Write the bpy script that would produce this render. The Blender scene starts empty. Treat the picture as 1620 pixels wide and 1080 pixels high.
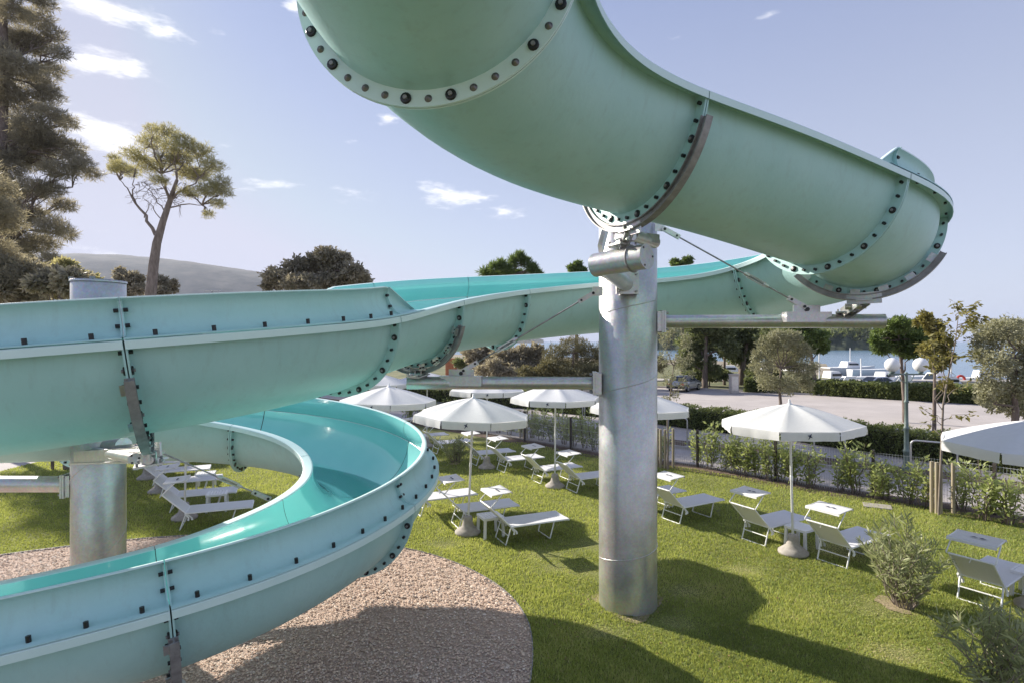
import bpy, math, random
import numpy as np
from mathutils import Vector, Matrix
R = math.radians
random.seed(7); rng = np.random.default_rng(7)
sc = bpy.context.scene
COL = sc.collection
# ------------------------------------------------------------ camera
CH = 4.2; FPX = 911.0
cd = bpy.data.cameras.new('camera'); cam = bpy.data.objects.new('camera', cd); COL.objects.link(cam)
cam.location = (0, 0, CH); cam.rotation_euler = (R(90), 0, 0)
cd.sensor_width = 36; cd.lens = 36*FPX/1620; cd.clip_start = .05; cd.clip_end = 30000
sc.camera = cam
# ------------------------------------------------------------ sun, sky, exposure
SUN_EL = 28.0
SX, SY = -.80, .60                      # horizontal direction towards the sun
az = math.atan2(SY, SX)
sd = bpy.data.lights.new('sun', 'SUN'); sd.energy = 5.0; sd.angle = R(.5); sd.color = (1, .93, .82)
sun = bpy.data.objects.new('sun', sd); COL.objects.link(sun)
tosun = Vector((math.cos(az)*math.cos(R(SUN_EL)), math.sin(az)*math.cos(R(SUN_EL)), math.sin(R(SUN_EL))))
sun.rotation_euler = tosun.to_track_quat('Z', 'Y').to_euler(); sun.location = (-30, 20, 25)
w = bpy.data.worlds.new('World'); sc.world = w; w.use_nodes = True
nt = w.node_tree; nt.nodes.clear()
def N(t, **k):
    n = nt.nodes.new(t)
    for a, b in k.items(): setattr(n, a, b)
    return n
wo = N('ShaderNodeOutputWorld'); bg = N('ShaderNodeBackground'); bg.inputs['Strength'].default_value = .15
sky = N('ShaderNodeTexSky', sky_type='NISHITA', sun_disc=False, sun_elevation=R(SUN_EL), sun_rotation=math.atan2(SX, SY))
sky.altitude = 0; sky.air_density = 1.0; sky.dust_density = .6; sky.ozone_density = 2.2
# colour gradient painted as bright haze over the dome evens the sky out
sep = N('ShaderNodeSeparateXYZ'); tc0 = N('ShaderNodeTexCoord'); nt.links.new(tc0.outputs['Generated'], sep.inputs[0])
gr = N('ShaderNodeValToRGB'); nt.links.new(sep.outputs['Z'], gr.inputs[0])
ge = gr.color_ramp.elements; ge[0].position = 0; ge[0].color = (.50,.495,.57,1); ge[1].position = .75; ge[1].color = (.215,.25,.41,1)
for p_, c_ in ((.12,(.465,.47,.57,1)),(.3,(.38,.40,.51,1)),(.5,(.27,.305,.46,1))): q = ge.new(p_); q.color = c_
gs = N('ShaderNodeVectorMath', operation='SCALE'); gs.inputs['Scale'].default_value = 4.9; nt.links.new(gr.outputs[0], gs.inputs[0])
cs = N('ShaderNodeVectorMath', operation='MINIMUM'); cs.inputs[1].default_value = (6, 6, 6.5); nt.links.new(sky.outputs[0], cs.inputs[0])
hs = N('ShaderNodeMixRGB'); hs.inputs['Fac'].default_value = .82; nt.links.new(cs.outputs[0], hs.inputs['Color1']); nt.links.new(gs.outputs[0], hs.inputs['Color2'])
# small cumulus: noise kept only round a few directions of the sky
tc = N('ShaderNodeTexCoord')
mp = N('ShaderNodeMapping'); mp.inputs['Scale'].default_value = (10, 10, 34); nt.links.new(tc.outputs['Generated'], mp.inputs[0])
nz = N('ShaderNodeTexNoise'); nz.inputs['Scale'].default_value = 1.6; nz.inputs['Detail'].default_value = 9; nz.inputs['Roughness'].default_value = .62
nt.links.new(mp.outputs[0], nz.inputs['Vector'])
CL = [(155,14,1.0,70,17),(262,50,.75,50,12),(158,100,.95,55,22),(172,215,.9,60,28),(120,392,.5,90,14),(440,291,.65,35,10),(572,312,.55,45,14),
      (350,232,.6,25,10),(715,310,.95,50,17),(793,337,.8,32,9),(560,225,.5,25,8),(612,188,.55,22,10),(905,330,.3,30,8),(1222,22,.5,28,8),(1350,20,.3,25,6),
      (470,12,.8,22,14),(455,470,.3,60,8),(480,235,.3,25,6),(165,365,.3,25,7),(330,45,.5,30,9),(800,285,.5,30,9),(-150,250,.8,120,40),(1900,200,.5,90,30),(110,60,.6,30,12),(230,30,.5,40,8),(60,150,.6,60,22),(220,240,.6,50,14),(400,285,.5,45,8),(300,190,.35,35,8),(690,320,.6,35,10),(760,330,.6,60,9),(540,300,.5,40,10),(600,320,.45,50,7),(470,225,.4,30,6),(130,400,.5,140,18),(370,300,.4,50,7),(1000,60,.25,80,8),(250,130,.5,25,8)]
acc = None
for (u, v, a, ru, rv) in CL:
    d = Vector(((u-810)/FPX, 1, (540-v)/FPX)).normalized()
    sb = N('ShaderNodeVectorMath', operation='SUBTRACT'); nt.links.new(tc.outputs['Generated'], sb.inputs[0]); sb.inputs[1].default_value = d
    sx = FPX/ru*(1+((u-810)/FPX)**2)**.5; sz = FPX/rv*(1+((u-810)/FPX)**2)**.5
    ml = N('ShaderNodeVectorMath', operation='MULTIPLY'); nt.links.new(sb.outputs[0], ml.inputs[0]); ml.inputs[1].default_value = (sx, sx, sz)
    ln = N('ShaderNodeVectorMath', operation='LENGTH'); nt.links.new(ml.outputs[0], ln.inputs[0])
    mr = N('ShaderNodeMapRange'); mr.inputs['From Min'].default_value = 0; mr.inputs['From Max'].default_value = 1.9; mr.inputs['To Min'].default_value = a; mr.inputs['To Max'].default_value = 0
    nt.links.new(ln.outputs['Value'], mr.inputs['Value'])
    if acc is None: acc = mr.outputs[0]
    else:
        m = N('ShaderNodeMath', operation='MAXIMUM'); nt.links.new(acc, m.inputs[0]); nt.links.new(mr.outputs[0], m.inputs[1]); acc = m.outputs[0]
am = N('ShaderNodeMath', operation='MULTIPLY_ADD'); nt.links.new(acc, am.inputs[0]); am.inputs[1].default_value = .62; nt.links.new(nz.outputs['Fac'], am.inputs[2])
cr = N('ShaderNodeMapRange'); cr.inputs['From Min'].default_value = .74; cr.inputs['From Max'].default_value = 1.12; cr.interpolation_type = 'SMOOTHSTEP'; nt.links.new(am.outputs[0], cr.inputs['Value'])
mx = N('ShaderNodeMixRGB'); nt.links.new(cr.outputs[0], mx.inputs['Fac']); nt.links.new(hs.outputs[0], mx.inputs['Color1']); mx.inputs['Color2'].default_value = (5.6, 5.5, 5.5, 1)
nt.links.new(mx.outputs[0], bg.inputs['Color']); nt.links.new(bg.outputs[0], wo.inputs[0])
sc.view_settings.view_transform = 'Standard'; sc.view_settings.look = 'None'; sc.view_settings.gamma = 1; sc.view_settings.exposure = .85
sc.cycles.max_bounces = 6; sc.cycles.diffuse_bounces = 3; sc.cycles.transparent_max_bounces = 6

# ------------------------------------------------------------ helpers
def G(u, v, z=0.0):
    """point of the ground (or of height z) seen at a place of the photograph"""
    y = (CH-z)*FPX/(v-540); return Vector(((u-810)/FPX*y, y, z))
def at(u, v, y): return Vector(((u-810)/FPX*y, y, CH+(540-v)/FPX*y))
def tag(o, label=None, cat=None, group=None, kind=None):
    for k, x in (('label', label), ('category', cat), ('group', group), ('kind', kind)):
        if x: o[k] = x
    return o
def empty(name, loc=(0,0,0), rz=0, label=None, cat=None, group=None):
    o = bpy.data.objects.new(name, None); COL.objects.link(o); o.location = loc; o.rotation_euler = (0, 0, rz); o.empty_display_size = .2
    return tag(o, label, cat, group)
def copy_tree(o, parent=None):
    c = o.copy(); COL.objects.link(c); c.parent = parent
    for ch in o.children: copy_tree(ch, c)
    return c
class MB:
    """collects vertices, faces, material slots and smooth flags for one mesh"""
    def __init__(s): s.v = []; s.f = []; s.m = []; s.s = []
    def add(s, vs, fs, mi=0, sm=False):
        n = len(s.v); s.v += [tuple(x) for x in vs]
        for f in fs: s.f.append(tuple(i+n for i in f)); s.m.append(mi); s.s.append(sm)
    def box(s, c, size, rot=None, mi=0):
        hx, hy, hz = size[0]/2, size[1]/2, size[2]/2
        M = rot if rot is not None else Matrix.Identity(3)
        vs = [Vector(c)+M@Vector((x*hx, y*hy, z*hz)) for x in (-1,1) for y in (-1,1) for z in (-1,1)]
        s.add(vs, [(0,1,3,2),(4,6,7,5),(0,4,5,1),(2,3,7,6),(0,2,6,4),(1,5,7,3)], mi)
    def beam(s, a, b, wd, h, mi=0, up=(0,0,1)):
        a = Vector(a); b = Vector(b); d = (b-a); L = d.length; d.normalize(); up = Vector(up)
        if abs(d.dot(up)) > .98: up = Vector((1,0,0))
        sdv = d.cross(up).normalized(); u2 = sdv.cross(d)
        M = Matrix((d, sdv, u2)).transposed(); s.box((a+b)/2, (L, wd, h), M, mi)
    def tube(s, pts, rad, n=10, caps=True, mi=0, sm=True, closed=False):
        pts = [Vector(p) for p in pts]; m = len(pts)
        rr = rad if hasattr(rad, '__len__') else [rad]*m
        vs = []; pu = None
        for i, p in enumerate(pts):
            t = (pts[min(i+1, m-1)]-pts[max(i-1, 0)])
            if t.length < 1e-9: t = Vector((0,0,1))
            t.normalize()
            if pu is None: pu = t.orthogonal().normalized()
            pu = (pu-t*pu.dot(t)); pu = pu.normalized() if pu.length > 1e-6 else t.orthogonal().normalized()
            q = t.cross(pu)
            for k in range(n):
                a = 2*math.pi*k/n; vs.append(p+(pu*math.cos(a)+q*math.sin(a))*rr[i])
        fs = [(i*n+k, i*n+(k+1) % n, (i+1)*n+(k+1) % n, (i+1)*n+k) for i in range(m-1) for k in range(n)]
        s.add(vs, fs, mi, sm)
        if caps: s.add(vs, [tuple(range(n-1, -1, -1)), tuple((m-1)*n+k for k in range(n))], mi)
    def lathe(s, c, prof, n=24, mi=0, sm=True):
        vs = []; c = Vector(c)
        for r_, z in prof:
            for k in range(n):
                a = 2*math.pi*k/n; vs.append(c+Vector((r_*math.cos(a), r_*math.sin(a), z)))
        s.add(vs, [(i*n+k, i*n+(k+1) % n, (i+1)*n+(k+1) % n, (i+1)*n+k) for i in range(len(prof)-1) for k in range(n)], mi, sm)
    def grid(s, P, mi=0, sm=True, flip=False):
        """P: list of rows of points"""
        n = len(P[0]); vs = [p for r_ in P for p in r_]
        fs = []
        for i in range(len(P)-1):
            for k in range(n-1):
                f = (i*n+k, i*n+k+1, (i+1)*n+k+1, (i+1)*n+k); fs.append(f[::-1] if flip else f)
        s.add(vs, fs, mi, sm)
    def build(s, name, mats, parent=None, bevel=0):
        me = bpy.data.meshes.new(name); me.from_pydata(s.v, [], s.f)
        mats = mats if isinstance(mats, (list, tuple)) else [mats]
        for m_ in mats: me.materials.append(m_)
        me.polygons.foreach_set('material_index', s.m); me.polygons.foreach_set('use_smooth', s.s); me.update()
        o = bpy.data.objects.new(name, me); COL.objects.link(o)
        if parent is not None: o.parent = parent
        if bevel:
            b = o.modifiers.new('bevel', 'BEVEL'); b.width = bevel; b.segments = 2; b.limit_method = 'ANGLE'
        return o
def npmesh(name, V, nper, mat, parent=None, rnd=None, smooth=False):
    """V: (n*nper,3) loose faces of nper corners each"""
    n = len(V)//nper; me = bpy.data.meshes.new(name)
    me.vertices.add(len(V)); me.vertices.foreach_set('co', V.astype(np.float32).ravel())
    me.loops.add(len(V)); me.loops.foreach_set('vertex_index', np.arange(len(V), dtype=np.int32))
    me.polygons.add(n); me.polygons.foreach_set('loop_start', np.arange(0, len(V), nper, dtype=np.int32))
    if rnd is not None:
        a = me.attributes.new('rnd', 'FLOAT', 'FACE'); a.data.foreach_set('value', rnd.astype(np.float32))
    me.materials.append(mat); me.update(calc_edges=True)
    o = bpy.data.objects.new(name, me); COL.objects.link(o)
    if parent is not None: o.parent = parent
    return o

# ------------------------------------------------------------ materials
def mat(name, col=(.5,.5,.5), rough=.5, metal=0, spec=.5, **k):
    m = bpy.data.materials.new(name); m.use_nodes = True; b = m.node_tree.nodes['Principled BSDF']
    b.inputs['Base Color'].default_value = (*col, 1); b.inputs['Roughness'].default_value = rough; b.inputs['Metallic'].default_value = metal
    b.inputs['Specular IOR Level'].default_value = spec
    for a, v in k.items(): b.inputs[a].default_value = v
    return m
def nodes(m): return m.node_tree, m.node_tree.nodes['Principled BSDF']
def noisy(m, c1, c2, scale=4, detail=6, lo=.35, hi=.65, coord='Object', bump=0, bscale=None, stretch=None, rough=None, rgh=.6):
    t, b = nodes(m); L = t.links
    tc = t.nodes.new('ShaderNodeTexCoord'); src = tc.outputs[coord]
    if stretch:
        mp = t.nodes.new('ShaderNodeMapping'); mp.inputs['Scale'].default_value = stretch; L.new(src, mp.inputs[0]); src = mp.outputs[0]
    n = t.nodes.new('ShaderNodeTexNoise'); n.inputs['Scale'].default_value = scale; n.inputs['Detail'].default_value = detail; n.inputs['Roughness'].default_value = rgh
    L.new(src, n.inputs['Vector'])
    r = t.nodes.new('ShaderNodeMapRange'); r.inputs['From Min'].default_value = lo; r.inputs['From Max'].default_value = hi; L.new(n.outputs['Fac'], r.inputs['Value'])
    x = t.nodes.new('ShaderNodeMixRGB'); x.inputs['Color1'].default_value = (*c1, 1); x.inputs['Color2'].default_value = (*c2, 1)
    L.new(r.outputs[0], x.inputs['Fac']); L.new(x.outputs[0], b.inputs['Base Color'])
    if rough:
        rr = t.nodes.new('ShaderNodeMapRange'); rr.inputs['To Min'].default_value = rough[0]; rr.inputs['To Max'].default_value = rough[1]
        L.new(n.outputs['Fac'], rr.inputs['Value']); L.new(rr.outputs[0], b.inputs['Roughness'])
    if bump:
        n2 = t.nodes.new('ShaderNodeTexNoise'); n2.inputs['Scale'].default_value = bscale or scale*6; n2.inputs['Detail'].default_value = 5
        L.new(src, n2.inputs['Vector'])
        bp = t.nodes.new('ShaderNodeBump'); bp.inputs['Strength'].default_value = bump; bp.inputs['Distance'].default_value = .02
        L.new(n2.outputs['Fac'], bp.inputs['Height']); L.new(bp.outputs[0], b.inputs['Normal'])
    return x, src
M = {}
# gelcoat of the slide: matt mottled outside, glossy turquoise inside
M['outer'] = mat('slide_outside', rough=.42, spec=.45)
noisy(M['outer'], (.39,.63,.62), (.46,.69,.68), scale=.9, detail=8, bump=.10, bscale=26, rough=(.34,.55), rgh=.65)
t, b = nodes(M['outer']); L_ = t.links; src_c = b.inputs['Base Color'].links[0].from_socket
tcx = t.nodes.new('ShaderNodeTexCoord'); mpx = t.nodes.new('ShaderNodeMapping'); mpx.inputs['Scale'].default_value = (7, 7, .7); L_.new(tcx.outputs['Object'], mpx.inputs[0])
nx = t.nodes.new('ShaderNodeTexNoise'); nx.inputs['Scale'].default_value = 1.4; nx.inputs['Detail'].default_value = 7; nx.inputs['Roughness'].default_value = .7; L_.new(mpx.outputs[0], nx.inputs['Vector'])
rx_ = t.nodes.new('ShaderNodeMapRange'); rx_.inputs['From Min'].default_value = .52; rx_.inputs['From Max'].default_value = .75; rx_.inputs['To Max'].default_value = .30; L_.new(nx.outputs['Fac'], rx_.inputs['Value'])
mxx = t.nodes.new('ShaderNodeMixRGB'); mxx.inputs['Color2'].default_value = (.30,.41,.39,1); L_.new(rx_.outputs[0], mxx.inputs['Fac']); L_.new(src_c, mxx.inputs['Color1']); L_.new(mxx.outputs[0], b.inputs['Base Color'])
M['inner'] = mat('slide_inside', rough=.13, spec=.6, **{'Coat Weight': .9, 'Coat Roughness': .03})
noisy(M['inner'], (.25,.66,.63), (.31,.71,.68), scale=.8, detail=3, bump=.03, bscale=3, rgh=.5)
M['lip'] = mat('slide_rim', rough=.35); noisy(M['lip'], (.62,.80,.78), (.68,.84,.82), scale=2, bump=.02, bscale=30)  # paler than the shell: the rim's sunlit gleam is put into the colour
M['black'] = mat('bolt_cap_black', (.012,.012,.014), .35)
M['washer'] = mat('grey_washer', (.20,.19,.19), .45, .6)
M['gap'] = mat('joint_gap_dark', (.02,.03,.03), .8)
M['galv'] = mat('galvanised_steel', rough=.4, metal=.75)
x_, s_ = noisy(M['galv'], (.46,.455,.45), (.68,.675,.67), scale=2.2, detail=9, lo=.3, hi=.7, rough=(.22,.5), rgh=.7, bump=.05, bscale=40)
t_, b_ = nodes(M['galv'])
vo = t_.nodes.new('ShaderNodeTexVoronoi'); vo.inputs['Scale'].default_value = 38; t_.links.new(s_, vo.inputs['Vector'])
mm = t_.nodes.new('ShaderNodeMixRGB'); mm.blend_type = 'MULTIPLY'; mm.inputs['Fac'].default_value = .16
t_.links.new(x_.outputs[0], mm.inputs['Color1']); t_.links.new(vo.outputs['Color'], mm.inputs['Color2']); t_.links.new(mm.outputs[0], b_.inputs['Base Color'])
M['rib'] = mat('weathered_steel_rib', rough=.6, metal=.4); noisy(M['rib'], (.24,.23,.235), (.36,.35,.355), scale=9, bump=.1)
M['water'] = mat('slide_water', (.55,.85,.85), .03, **{'Transmission Weight': .95, 'IOR': 1.33})
M['white'] = mat('white_powder_coat', (.84,.84,.84), .35)
M['mesh_fabric'] = mat('white_textile', rough=.8)
noisy(M['mesh_fabric'], (.80,.80,.82), (.85,.85,.87), scale=60, bump=.05)
def translucent(m, col, fac):
    t, b = nodes(m); L = t.links; o = t.nodes['Material Output']
    tr = t.nodes.new('ShaderNodeBsdfTranslucent'); tr.inputs['Color'].default_value = (*col, 1)
    x = t.nodes.new('ShaderNodeMixShader'); x.inputs['Fac'].default_value = fac
    L.new(b.outputs[0], x.inputs[1]); L.new(tr.outputs[0], x.inputs[2]); L.new(x.outputs[0], o.inputs['Surface'])
    return tr
translucent(M['mesh_fabric'], (.72,.68,.62), .22)
M['canvas'] = mat('parasol_canvas', rough=.85); noisy(M['canvas'], (.82,.82,.83), (.86,.86,.87), scale=14, bump=.12, bscale=5); translucent(M['canvas'], (.75,.74,.72), .25)
M['plastic'] = mat('white_plastic', (.78,.78,.79), .4)
M['concrete'] = mat('concrete', rough=.9); noisy(M['concrete'], (.30,.27,.24), (.42,.385,.345), scale=9, bump=.2)
M['logo'] = mat('logo_print', (.03,.04,.09), .7)
M['pole'] = mat('parasol_pole', (.70,.70,.70), .35, .2)
M['post'] = mat('dark_fence_post', rough=.7); noisy(M['post'], (.045,.035,.03), (.08,.065,.055), scale=8)
M['wire'] = mat('fence_wire', (.52,.52,.52), .5, .3)
M['stake'] = mat('pine_stake', rough=.85); noisy(M['stake'], (.30,.25,.17), (.40,.34,.24), scale=8, stretch=(1,1,.1))
M['green_iron'] = mat('green_cast_iron', rough=.45); noisy(M['green_iron'], (.12,.165,.145), (.18,.235,.21), scale=5)
M['globe'] = mat('opal_globe', (.85,.84,.82), .25)
M['bark'] = mat('bark', rough=.95); noisy(M['bark'], (.10,.075,.06), (.22,.175,.145), scale=7, stretch=(1,1,.3), bump=.5, bscale=20)
M['bark_pale'] = mat('pale_bark', rough=.95); noisy(M['bark_pale'], (.17,.135,.11), (.30,.25,.21), scale=6, stretch=(1,1,.3), bump=.4, bscale=20)
def leafmat(name, dark, light, tr, fac=.35, rough=.55, patch=None):
    m = mat(name, rough=rough, spec=.35); t, b = nodes(m); L = t.links
    a = t.nodes.new('ShaderNodeAttribute'); a.attribute_name = 'rnd'
    x = t.nodes.new('ShaderNodeMixRGB'); x.inputs['Color1'].default_value = (*dark, 1); x.inputs['Color2'].default_value = (*light, 1)
    L.new(a.outputs['Fac'], x.inputs['Fac']); L.new(x.outputs[0], b.inputs['Base Color'])
    q = translucent(m, tr, fac)
    y = t.nodes.new('ShaderNodeMixRGB'); y.inputs['Color1'].default_value = (*[c*.7 for c in tr], 1); y.inputs['Color2'].default_value = (*tr, 1)
    L.new(a.outputs['Fac'], y.inputs['Fac']); L.new(y.outputs[0], q.inputs['Color'])
    return m
M['pine'] = leafmat('pine_needles', (.14,.13,.095), (.34,.31,.23), (.48,.42,.26), .46)
M['stone_pine'] = leafmat('stone_pine_needles', (.19,.19,.09), (.42,.40,.20), (.60,.54,.24), .48)
M['oak'] = leafmat('oak_leaves', (.22,.20,.15), (.46,.42,.33), (.46,.40,.25), .45)
M['dark_leaf'] = leafmat('dark_evergreen_leaves', (.075,.095,.045), (.21,.23,.11), (.27,.31,.11), .38)
M['green_leaf'] = leafmat('green_leaves', (.06,.10,.03), (.17,.22,.08), (.22,.30,.07), .4)
M['olive'] = leafmat('olive_leaves', (.18,.18,.10), (.44,.43,.29), (.36,.35,.18), .4)
M['yellow_leaf'] = leafmat('yellowing_leaves', (.11,.11,.03), (.28,.25,.09), (.32,.28,.07), .4)
M['tamarisk'] = leafmat('tamarisk_feathers', (.12,.115,.055), (.26,.24,.13), (.24,.21,.09), .3)
M['laurel'] = leafmat('laurel_leaves', (.14,.18,.06), (.44,.48,.20), (.50,.56,.18), .45, .4)
M['hedge'] = leafmat('hedge_leaves', (.055,.08,.025), (.20,.23,.08), (.24,.28,.08), .38, .45)
M['oleander'] = leafmat('oleander_leaves', (.18,.21,.09), (.46,.47,.27), (.46,.50,.22), .4, .5)
M['grass'] = leafmat('grass_blades', (.10,.15,.04), (.36,.38,.13), (.62,.66,.14), .42, .6)
g_t = M['grass'].node_tree; g_m = [n for n in g_t.nodes if n.type == 'MIX_RGB'][0]; g_r = g_t.nodes.new('ShaderNodeValToRGB'); g_a = [n for n in g_t.nodes if n.type == 'ATTRIBUTE'][0]
g_t.links.new(g_a.outputs['Fac'], g_r.inputs[0]); g_e = g_r.color_ramp.elements; g_e[0].color = (.09,.135,.03,1); g_e[1].color = (.60,.50,.30,1)
for p_, c_ in ((.4,(.20,.275,.07,1)),(.66,(.385,.44,.13,1)),(.84,(.51,.49,.21,1))): q = g_e.new(p_); q.color = c_
g_t.links.new(g_r.outputs[0], nodes(M['grass'])[1].inputs['Base Color'])
M['car'] = mat('silver_car_paint', (.42,.42,.43), .25, .5, **{'Coat Weight': .6})
M['glass'] = mat('dark_glass', (.03,.04,.05), .08)
M['tyre'] = mat('tyre', (.02,.02,.02), .8)
M['rim'] = mat('wheel_rim', (.5,.5,.5), .3, .8)
M['brick'] = mat('orange_brick', rough=.9); noisy(M['brick'], (.32,.12,.06), (.45,.19,.10), scale=5)
M['boat'] = mat('white_boat_hull', (.78,.78,.77), .3)
M['red'] = mat('red_paint', (.55,.06,.04), .5)
M['blue'] = mat('blue_tarp', (.10,.20,.38), .6)
M['stone'] = mat('light_stone', rough=.9); noisy(M['stone'], (.38,.35,.32), (.48,.45,.42), scale=3)

# ------------------------------------------------------------ ground, lawn, gravel, paths, sea, hill
def sheet(name, pts, z, m, label=None, kind='structure', cat=None):
    b = MB(); b.add([(p[0], p[1], z) for p in pts], [tuple(range(len(pts)))]); o = b.build(name, m)
    return tag(o, label, cat, kind=kind)
m = M['earth'] = mat('dry_earth', rough=.95); noisy(m, (.20,.17,.12), (.30,.26,.19), scale=.08, bump=.3, bscale=2)
sheet('ground', [(-9000,-60),(16,-60),(22,24),(34,60),(60,110),(-30,200),(-200,420),(-1500,1500),(-2200,2600),(-2200,9000),(-9000,9000)], -.02, m)
m = M['lawn'] = mat('lawn', rough=.95, spec=.2)
x, src = noisy(m, (.14,.155,.05), (.27,.27,.10), scale=1.2, detail=9, lo=.3, hi=.7, bump=.7, bscale=60)
t, b = nodes(m); n2 = t.nodes.new('ShaderNodeTexNoise'); n2.inputs['Scale'].default_value = .55; n2.inputs['Detail'].default_value = 4; t.links.new(src, n2.inputs['Vector'])
r2 = t.nodes.new('ShaderNodeMapRange'); r2.inputs['From Min'].default_value = .68; r2.inputs['From Max'].default_value = .75; t.links.new(n2.outputs['Fac'], r2.inputs['Value'])
x2 = t.nodes.new('ShaderNodeMixRGB'); t.links.new(r2.outputs[0], x2.inputs['Fac']); t.links.new(x.outputs[0], x2.inputs['Color1']); x2.inputs['Color2'].default_value = (.26,.21,.12,1)
t.links.new(x2.outputs[0], b.inputs['Base Color'])
FA = G(-400, 632); FB = G(640, 666); FC = G(950, 722); FD = G(1100, 742); FE = G(1300, 777); FF = G(1500, 806); FG = G(1640, 832)
FN = FG+(FG-FF).normalized()*9
fence = [FB, FC, FD, FE, FF, FG, FN]
lawn_pts = [(-30,-6), (FN.x, -6)]+[(p.x, p.y) for p in reversed(fence)]+[(G(420,664).x, G(420,664).y), (G(200,690).x, G(200,690).y), (G(110,717).x, G(110,717).y), (G(0,745).x, G(0,745).y), (-30, 16)]
sheet('lawn', lawn_pts, 0, M['lawn'])
m = M['gravel'] = mat('gravel_bed', rough=.95); noisy(m, (.42,.31,.25), (.60,.46,.37), scale=30, detail=4, bump=1, bscale=40)
gpts = [(-10.06,11.38),(-7.6,12.45),(-4.6,12.7),(-2.18,11.73),(-1.3,11.15),(-.57,10.4),(-.05,9.6),(.22,8.8),(.29,8.19),(.27,7.4),(.1,6.2),(-.5,4.6),(-2,3.2),(-5,2.4),(-9,3),(-12.5,6),(-12.8,9.5)]
def chaikin(P, n=2):
    for _ in range(n):
        Q = []
        for i in range(len(P)):
            a = P[i]; b = P[(i+1) % len(P)]; Q += [(a[0]*.75+b[0]*.25, a[1]*.75+b[1]*.25), (a[0]*.25+b[0]*.75, a[1]*.25+b[1]*.75)]
        P = Q
    return P
gpoly = chaikin(gpts)
sheet('gravel_bed', gpoly, .004, M['gravel'])
def inpoly(x, y, P):
    P = np.array(P); c = np.zeros(len(x), bool); j = len(P)-1
    for i in range(len(P)):
        xi, yi = P[i]; xj, yj = P[j]
        with np.errstate(divide='ignore', invalid='ignore'):
            c ^= ((yi > y) != (yj > y)) & (x < (xj-xi)*(y-yi)/(yj-yi+1e-12)+xi)
        j = i
    return c
# metal edging strip round the gravel
e = MB(); n = len(gpoly)
for i in range(n):
    a = gpoly[i]; b2 = gpoly[(i+1) % n]; e.beam((a[0], a[1], .012), (b2[0], b2[1], .012), .012, .035)
tag(e.build('edging_strip', M['rib']), 'thin dark metal strip edging the round gravel bed', 'edging')
# pebbles
def pebbles(n):
    y = rng.uniform(.32, 1, n*3)
    y = 4.9*(13/4.9)**rng.uniform(0, 1, n*4); x = rng.uniform(-.92, .35, len(y))*y
    k = inpoly(x, y, gpoly) & (x > -10.5); x = x[k][:n]; y = y[k][:n]; n = len(x)
    s = rng.uniform(.008, .021, n)*(1+.25*(y > 9))
    ico = np.array([[0,0,1],[.9,0,.25],[.28,.85,.25],[-.73,.53,.25],[-.73,-.53,.25],[.28,-.85,.25],[0,0,-.5]])
    F_ = np.array([[0,1,2],[0,2,3],[0,3,4],[0,4,5],[0,5,1],[1,6,2],[2,6,3],[3,6,4],[4,6,5],[5,6,1]])
    V = ico[None]*np.stack([s*rng.uniform(.8,1.5,n), s*rng.uniform(.7,1.1,n), s*rng.uniform(.35,.6,n)], 1)[:, None]
    V = V*(1+rng.uniform(-.22, .22, (n, 7, 1)))
    a = rng.uniform(0, 6.28, n); ti = rng.uniform(-.5, .5, n)
    c, s2 = np.cos(ti)[:, None], np.sin(ti)[:, None]; Y = V[..., 1]*c-V[..., 2]*s2; Z = V[..., 1]*s2+V[..., 2]*c; V[..., 1] = Y; V[..., 2] = Z
    c, s2 = np.cos(a)[:, None], np.sin(a)[:, None]; X = V[..., 0]*c-V[..., 1]*s2; Y = V[..., 0]*s2+V[..., 1]*c
    V[..., 0] = X+x[:, None]; V[..., 1] = Y+y[:, None]; V[..., 2] += s[:, None]*.5+.004+rng.uniform(0, .012, n)[:, None]
    T = V[:, F_].reshape(-1, 3)
    return T, np.repeat(rng.uniform(0, 1, n), 10)
m = M['pebble'] = mat('pebbles', rough=.85); t, b = nodes(m); a = t.nodes.new('ShaderNodeAttribute'); a.attribute_name = 'rnd'
rp = t.nodes.new('ShaderNodeValToRGB'); t.links.new(a.outputs['Fac'], rp.inputs[0]); t.links.new(rp.outputs[0], b.inputs['Base Color'])
E_ = rp.color_ramp.elements; E_[0].color = (.36,.26,.20,1); E_[1].color = (.84,.72,.61,1)
for p_, c_ in ((.2,(.74,.55,.42,1)),(.4,(.52,.38,.29,1)),(.6,(.80,.62,.48,1)),(.8,(.58,.46,.38,1))): q = E_.new(p_); q.color = c_
T, rn = pebbles(56000); tag(npmesh('gravel', T, 3, M['pebble'], rnd=rn), 'beige and brown pebbles filling the round bed under the slide', 'gravel', kind='stuff')
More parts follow.
